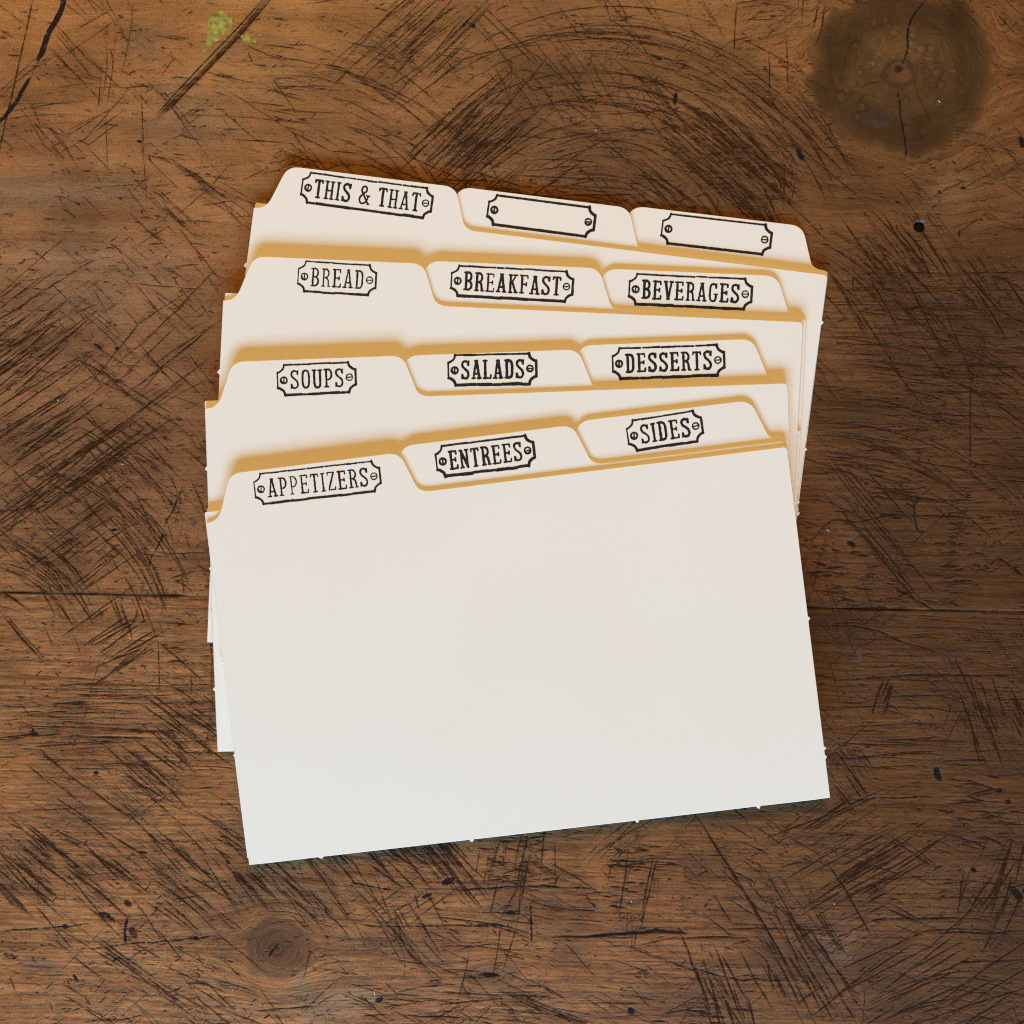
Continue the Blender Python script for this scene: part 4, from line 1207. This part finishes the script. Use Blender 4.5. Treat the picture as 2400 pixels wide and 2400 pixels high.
lo, hi = 0.035, 0.965
GLYPH = {
    ' ': (0.20, []),
    'I': (0.20, [(TH, [(.1, 0.04), (.1, .96)]), ser(.1, lo), ser(.1, hi)]),
    'T': (0.42, [(TH, [(.21, 0.04), (.21, .96)]), ser(.21, lo, .095, .095), (TN, [(.03, hi), (.39, hi)]), (TN, [(.045, hi), (.02, .85)]), (TN, [(.375, hi), (.40, .85)])]),
    'H': (0.46, [(TH, [(.09, .04), (.09, .96)]), (TH, [(.37, .04), (.37, .96)]), (TN, spline([(.09, .56), (.15, .49), (.23, .47), (.31, .49), (.37, .56)])),
                 ser(.09, lo), ser(.09, hi), ser(.37, lo), ser(.37, hi)]),
    'S': (0.44, [(TH * .95, spline([(.37, .78), (.345, .90), (.22, .965), (.095, .90), (.065, .77), (.12, .63), (.24, .51), (.345, .385), (.375, .22), (.32, .085), (.21, .035), (.095, .09), (.06, .22)])),
                 (TN, [(.385, .75), (.395, .965)]), (TN, [(.04, .25), (.035, .04)])]),
    '&': (0.56, [(TH * .95, spline([(.50, .04), (.36, .28), (.16, .63), (.12, .80), (.17, .93), (.255, .965), (.34, .92), (.375, .80), (.33, .68), (.18, .52), (.07, .36), (.045, .20), (.12, .06), (.23, .035), (.34, .10), (.43, .27), (.465, .46)])),
                 (TN, [(.38, .47), (.55, .47)]), (TN, [(.44, lo), (.56, lo)])]),
    'A': (0.48, [(TN * 1.15, [(.085, .04), (.225, .96)]), (TH, [(.395, .04), (.255, .96)]), (TN, spline([(.13, .34), (.24, .27), (.35, .34)])), ser(.085, lo, .08, .08), ser(.395, lo, .08, .08), ser(.24, hi, .07, .07)]),
    'B': (0.44, [(TH, [(.11, .04), (.11, .96)]), (TN, [(.02, hi), (.22, hi)]), (TN, [(.02, lo), (.22, lo)]), (TN, [(.11, .51), (.24, .51)]),
                 (TH * .92, arc(.21, .74, .155, .225, 90, -90)), (TH * .92, arc(.215, .272, .175, .235, 90, -90))]),
    'R': (0.46, [(TH, [(.11, .04), (.11, .96)]), ser(.11, lo), (TN, [(.02, hi), (.22, hi)]), (TN, [(.11, .50), (.24, .50)]), (TH * .92, arc(.21, .732, .16, .232, 90, -90)),
                 (TH * .92, spline([(.22, .50), (.33, .40), (.365, .22), (.375, .05)])), ser(.395, lo, .05, .065)]),
    'E': (0.45, [(TH, [(.11, .04), (.11, .96)]), (TN, [(.02, hi), (.38, hi)]), (TN, [(.38, hi), (.395, .82)]), (TN, [(.11, .51), (.33, .51)]), (TN * 1.1, [(.335, .58), (.335, .44)]),
                 (TN, [(.02, lo), (.40, lo)]), (TN, [(.40, lo), (.415, .19)])]),
    'F': (0.42, [(TH, [(.11, .04), (.11, .96)]), ser(.11, lo, .09, .10), (TN, [(.02, hi), (.38, hi)]), (TN, [(.38, hi), (.395, .82)]), (TN, [(.11, .50), (.33, .50)]), (TN * 1.1, [(.335, .58), (.335, .42)])]),
    'D': (0.46, [(TH, [(.11, .04), (.11, .96)]), (TN, [(.02, hi), (.22, hi)]), (TN, [(.02, lo), (.22, lo)]), (TH * .95, spline([(.20, .965), (.32, .91), (.375, .74), (.38, .50), (.375, .26), (.32, .09), (.20, .035)]))]),
    'K': (0.48, [(TH, [(.11, .04), (.11, .96)]), ser(.11, lo), ser(.11, hi), (TN, [(.11, .38), (.36, .95)]), (TH, [(.20, .58), (.39, .05)]), ser(.37, hi, .08, .08), ser(.40, lo, .08, .07)]),
    'V': (0.46, [(TH, [(.085, .96), (.225, .03)]), (TN * 1.15, [(.385, .96), (.245, .03)]), ser(.085, hi, .08, .08), ser(.385, hi, .08, .08), (TN, [(.17, lo), (.30, lo)])]),
    'G': (0.46, [(TH * .95, spline([(.37, .77), (.34, .91), (.225, .965), (.11, .90), (.07, .72), (.065, .50), (.07, .28), (.11, .10), (.225, .035), (.33, .09), (.37, .22), (.37, .40)])),
                 (TN, [(.27, .42), (.44, .42)]), (TN, [(.385, .75), (.39, .965)])]),
    'O': (0.46, [(TH * .95, spline([(.23, .965), (.115, .90), (.07, .70), (.065, .50), (.07, .30), (.115, .10), (.23, .035), (.345, .10), (.39, .30), (.395, .50), (.39, .70), (.345, .90), (.23, .965)]))]),
    'U': (0.47, [(TH, spline([(.09, .96), (.09, .60), (.09, .28), (.13, .09), (.235, .035), (.34, .09), (.38, .28), (.38, .60), (.38, .96)])), ser(.09, hi), ser(.38, hi)]),
    'P': (0.43, [(TH, [(.11, .04), (.11, .96)]), ser(.11, lo, .09, .10), (TN, [(.02, hi), (.22, hi)]), (TN, [(.11, .42), (.22, .42)]), (TH * .92, arc(.205, .692, .17, .272, 90, -90))]),
    'L': (0.42, [(TH, [(.11, .04), (.11, .96)]), ser(.11, hi, .09, .10), (TN, [(.02, lo), (.385, lo)]), (TN, [(.385, lo), (.40, .20)])]),
    'N': (0.48, [(TN * 1.2, [(.09, .04), (.09, .96)]), (TN * 1.2, [(.385, .04), (.385, .96)]), (TH * 1.1, [(.09, .94), (.385, .05)]), ser(.09, lo, .08, .08), ser(.08, hi, .07, .04), ser(.385, hi, .08, .08)]),
    'Z': (0.44, [(TN, [(.05, hi), (.38, hi)]), (TH, [(.36, .94), (.07, .06)]), (TN, [(.05, lo), (.40, lo)]), (TN, [(.06, hi), (.045, .82)]), (TN, [(.40, lo), (.415, .18)])]),
}
GAP = 0.115
LH = 4.05           # letter height, mm
FH = 6.55           # frame height, mm


def seg_field(X, Y, strokes):
    """strokes: (half width, points) in mm"""
    F = np.full(X.shape, 9.0)
    for hw, pts in strokes:
        p = np.asarray(pts, float)
        for a, b in zip(p[:-1], p[1:]):
            ab = b - a; l2 = ab @ ab + 1e-12
            x0, x1 = min(a[0], b[0]) - hw - 0.4, max(a[0], b[0]) + hw + 0.4
            y0, y1 = min(a[1], b[1]) - hw - 0.4, max(a[1], b[1]) + hw + 0.4
            ii = slice(max(0, np.searchsorted(X[0], x0)), np.searchsorted(X[0], x1))
            jj = slice(max(0, np.searchsorted(Y[:, 0], y0)), np.searchsorted(Y[:, 0], y1))
            xx, yy = X[jj, ii], Y[jj, ii]
            if xx.size == 0:
                continue
            t = np.clip(((xx - a[0]) * ab[0] + (yy - a[1]) * ab[1]) / l2, 0, 1)
            F[jj, ii] = np.minimum(F[jj, ii], np.hypot(xx - a[0] - t * ab[0], yy - a[1] - t * ab[1]) - hw)
    return F


def ink_mesh(name, key, M, strokes, seed, rough=0.034, parent=None, h=0.07, extra=None):
    """strokes in stamp millimetres -> flat ink lying on the card"""
    allp = np.concatenate([np.asarray(p, float) for _, p in strokes])
    x0, y0 = allp.min(0) - 0.5; x1, y1 = allp.max(0) + 0.5
    ax = np.arange(x0, x1, h); ay = np.arange(y0, y1, h)
    X, Y = np.meshgrid(ax, ay)
    F = seg_field(X, Y, strokes)
    F = F + rough * vnoise(X / 0.22, Y / 0.22, seed) + rough * 0.8 * vnoise(X / 0.8, Y / 0.8, seed + 1)
    if extra is not None:
        F = extra(F, X, Y)
    vs, fs = contour(F, x0, y0, h)
    if not fs:
        return None
    v = np.array(vs)
    cx, cy, ca, sa = M
    u, w = cx + ca * v[:, 0] - sa * v[:, 1], cy + sa * v[:, 0] + ca * v[:, 1]
    wx, wy = local2world(key, u, w)
    z = bend(POSE[key][0], wx, wy) + 0.022
    return mk_mesh(name, np.stack([u, w, z], 1) * MM, fs, inkm, parent)


STAMP = {   # text, left middle and right middle of the frame in the picture, inking 0..1
    'THI': ('THIS & THAT', (707.6, 437.5), (1012.0, 478.0), 0.95), 'BL1': ('', (1144.0, 489.7), (1393.3, 522.3), 1.15), 'BL2': ('', (1552.0, 534.6), (1806.6, 563.6), 1.05),
    'BRE': ('BREAD', (698.7, 646.7), (880.8, 657.6), 0.80), 'BKF': ('BREAKFAST', (1057.9, 657.1), (1342.3, 672.9), 1.0), 'BEV': ('BEVERAGES', (1474.9, 677.1), (1761.4, 690.4), 1.02),
    'SOU': ('SOUPS', (650.4, 891.8), (833.4, 883.5), 0.92), 'SAL': ('SALADS', (1050.8, 868.0), (1257.0, 863.9), 1.12), 'DES': ('DESSERTS', (1436.0, 852.9), (1697.2, 843.6), 1.05),
    'APP': ('APPETIZERS', (597.0, 1148.0), (890.9, 1114.7), 0.82), 'ENT': ('ENTREES', (1022.9, 1083.3), (1251.4, 1054.3), 1.12), 'SID': ('SIDES', (1471.2, 1023.3), (1645.1, 996.4), 1.0),
}
LABEL = {
    'THI': 'cream divider card stamped THIS & THAT on its left tab',
    'BL1': 'cream divider card with an empty stamped frame on its middle tab beside THIS & THAT',
    'BL2': 'cream divider card with an empty stamped frame on its right tab above BEVERAGES',
    'BRE': 'cream divider card stamped BREAD on its left tab',
    'BKF': 'cream divider card stamped BREAKFAST on its middle tab',
    'BEV': 'cream divider card stamped BEVERAGES on its right tab',
    'SOU': 'cream divider card stamped SOUPS on its left tab',
    'SAL': 'cream divider card stamped SALADS on its middle tab',
    'DES': 'cream divider card stamped DESSERTS on its right tab',
    'APP': 'front cream divider card stamped APPETIZERS, its whole blank face showing',
    'ENT': 'cream divider card stamped ENTREES on its middle tab',
    'SID': 'cream divider card stamped SIDES on its right tab',
}
for key, (g, j, k, x, y, a) in POSE.items():
    card = bpy.data.objects.new('divider_card', None)
    card.empty_display_size = 0.01
    col.objects.link(card)
    zc = zbase(g, j) + THICK
    card.location = (x * MM, y * MM, zc * MM)
    card.rotation_euler = (0, 0, math.radians(a))
    card['label'] = LABEL[key]; card['category'] = 'divider card'; card['group'] = 'recipe divider cards fanned on the tabletop'
    sh = bpy.data.objects.new('sheet', sheet_mesh(key))
    col.objects.link(sh); sh.parent = card
    # the stamp's place on this card
    txt, p0, p1, inking = STAMP[key]
    l0 = np.array(world2local(key, *px2world(*p0, zc))); l1 = np.array(world2local(key, *px2world(*p1, zc)))
    mid = (l0 + l1) / 2; d = l1 - l0; W = float(np.hypot(*d)); ca, sa = d / W
    M = (mid[0], mid[1], ca, sa)
    sr = np.random.default_rng(sum(map(ord, key)) * 7)
    seed = int(sr.integers(100, 9000))
    hw, hh = W / 2, FH / 2 if txt else 3.22
    nx_, ny_ = 1.55, 1.60                       # corner notches
    th = 0.205 * inking
    strokes = []
    # long sides made of short pieces that do not quite line up
    for sgn, wgt in ((1, 0.95), (-1, 1.50)):
        xs_ = -hw + nx_
        jit = 0.0
        while xs_ < hw - nx_ - 0.05:
            step = (2.3 if txt else 60) * sr.uniform(0.7, 1.3)
            x2 = min(xs_ + step, hw - nx_)
            if hw - nx_ - x2 < 0.8:
                x2 = hw - nx_
            jit = sr.normal(0, 0.035) if txt else 0.0
            gap = sr.choice([0.0, 0.05, 0.20], p=[0.45, 0.25, 0.30]) if txt and x2 < hw - nx_ else 0.0
            strokes.append((th * wgt * sr.uniform(0.85, 1.12), [(xs_, sgn * hh + jit), (max(xs_ + 0.1, x2 - gap - th * 1.0 * (gap > 0)), sgn * hh + jit + sr.normal(0, 0.02))]))
            xs_ = x2
    strokes.append((th * 0.85, [(-hw, -hh + ny_), (-hw, hh - ny_)]))
    strokes.append((th * 1.30, [(hw, -hh + ny_), (hw, hh - ny_)]))
    for sx in (-1, 1):
        for sy in (-1, 1):
            q = spline([(sx * hw, sy * (hh - ny_)), (sx * (hw - 0.42), sy * (hh - ny_ + 0.12)), (sx * (hw - nx_ * 0.72), sy * (hh - ny_ * 0.62)), (sx * (hw - nx_ * 0.90), sy * (hh - 0.55)), (sx * (hw - nx_), sy * (hh + 0.10))])
            strokes.append((th * (1.05 if sx < 0 and sy > 0 else 1.4 if sx > 0 or sy < 0 else 1.2), q))
    frame = ink_mesh('stamped_frame', key, M, strokes, seed, parent=card)
    for sx in (-1, 1):
        cx_ = sx * (hw - 1.38)
        cy_ = -0.05 if sx < 0 else 0.0
        R = 0.70
        ringw = 0.145 * inking * (1.40 if sx < 0 else 1.0)
        st = [(ringw, [(cx_ + p[0], cy_ + p[1]) for p in arc(0, 0, R, R, 0, 360, 28)])]
        t0 = math.radians(86 if sx < 0 else 3)
        st.append(((0.17 if sx < 0 else 0.13) * inking, [(cx_ - 0.6 * math.cos(t0), cy_ - 0.6 * math.sin(t0)), (cx_ + 0.6 * math.cos(t0), cy_ + 0.6 * math.sin(t0))]))
        if sx < 0 or inking > 1.1:
            st.append((0.12 * inking, [(cx_ + p[0], cy_ + p[1]) for p in arc(0, 0, 0.5, 0.5, 180 if sx < 0 else 200, 290 if sx < 0 else 340, 12)]))
        ink_mesh('screw', key, M, st, seed + 5 + sx, 0.035, frame, 0.06)
    if txt:
        nat = sum(GLYPH[c][0] for c in txt) + GAP * (len(txt) - 1)
        span = W - 5.45
        kx = span / nat
        pen = -span / 2 + 0.08
        for ci, c in enumerate(txt):
            wd, gl = GLYPH[c]
            if gl:
                dy = sr.normal(0, 0.03); light = sr.uniform(0.85, 1.1) * inking
                if key == 'APP' and ci == 2:
                    light = 0.52
                if key == 'BRE' and ci < 2:
                    light *= 0.85
                st = [(h_ * LH * light * 0.92, [(pen + px_ * kx, -LH / 2 + py_ * LH + dy) for px_, py_ in pts]) for h_, pts in gl]
                ink_mesh('letter', key, M, st, seed + 20 + 3 * ci, 0.040, frame, 0.06)
            pen += (wd + GAP) * kx

# ------------------------------------------------------------------ specks of paper lint on the boards
verts, faces = [], []
for px_, py_, l_, ang in ((395, 603, 5, 40), (136, 938, 7, 70), (287, 1089, 5, 20), (1940, 1243, 12, 35), (878, 2326, 18, 88), (2200, 238, 9, 45), (932, 2136, 6, 10), (1955, 2118, 7, 60),
                         (1396, 306, 4, 10), (1058, 260, 4, 30), (545, 2318, 12, 70), (1480, 2112, 5, 80), (120, 1250, 4, 10)):
    wx, wy = px2world(px_, py_)
    L_ = l_ / 12.5; w_ = 0.05 + 0.02 * (l_ < 10)
    t_ = -math.radians(ang)
    d_ = np.array([math.cos(t_), math.sin(t_), 0]); n_ = np.array([-d_[1], d_[0], 0])
    c_ = np.array([float(wx), float(wy), 0.16])
    b0 = len(verts)
    for q_, s_, hz in ((-0.5, 0.5, 0), (0, 1, 0.05), (0.5, 0.4, 0)):
        for k_ in range(4):
            verts.append((c_ + d_ * q_ * L_ + n_ * math.cos(k_ * 1.571) * w_ * s_ + np.array([0, 0, math.sin(k_ * 1.571) * w_ * s_ + hz])) * MM)
    for s_ in range(2):
        for k_ in range(4):
            faces.append((b0 + s_ * 4 + k_, b0 + s_ * 4 + (k_ + 1) % 4, b0 + s_ * 4 + 4 + (k_ + 1) % 4, b0 + s_ * 4 + 4 + k_))
    faces.append((b0 + 3, b0 + 2, b0 + 1, b0)); faces.append((b0 + 8, b0 + 9, b0 + 10, b0 + 11))
lint = mk_mesh('paper_lint', verts, faces, paper)
lint['kind'] = 'stuff'
lint['label'] = 'tiny pale specks of paper lint scattered on the tabletop'
lint['category'] = 'lint'
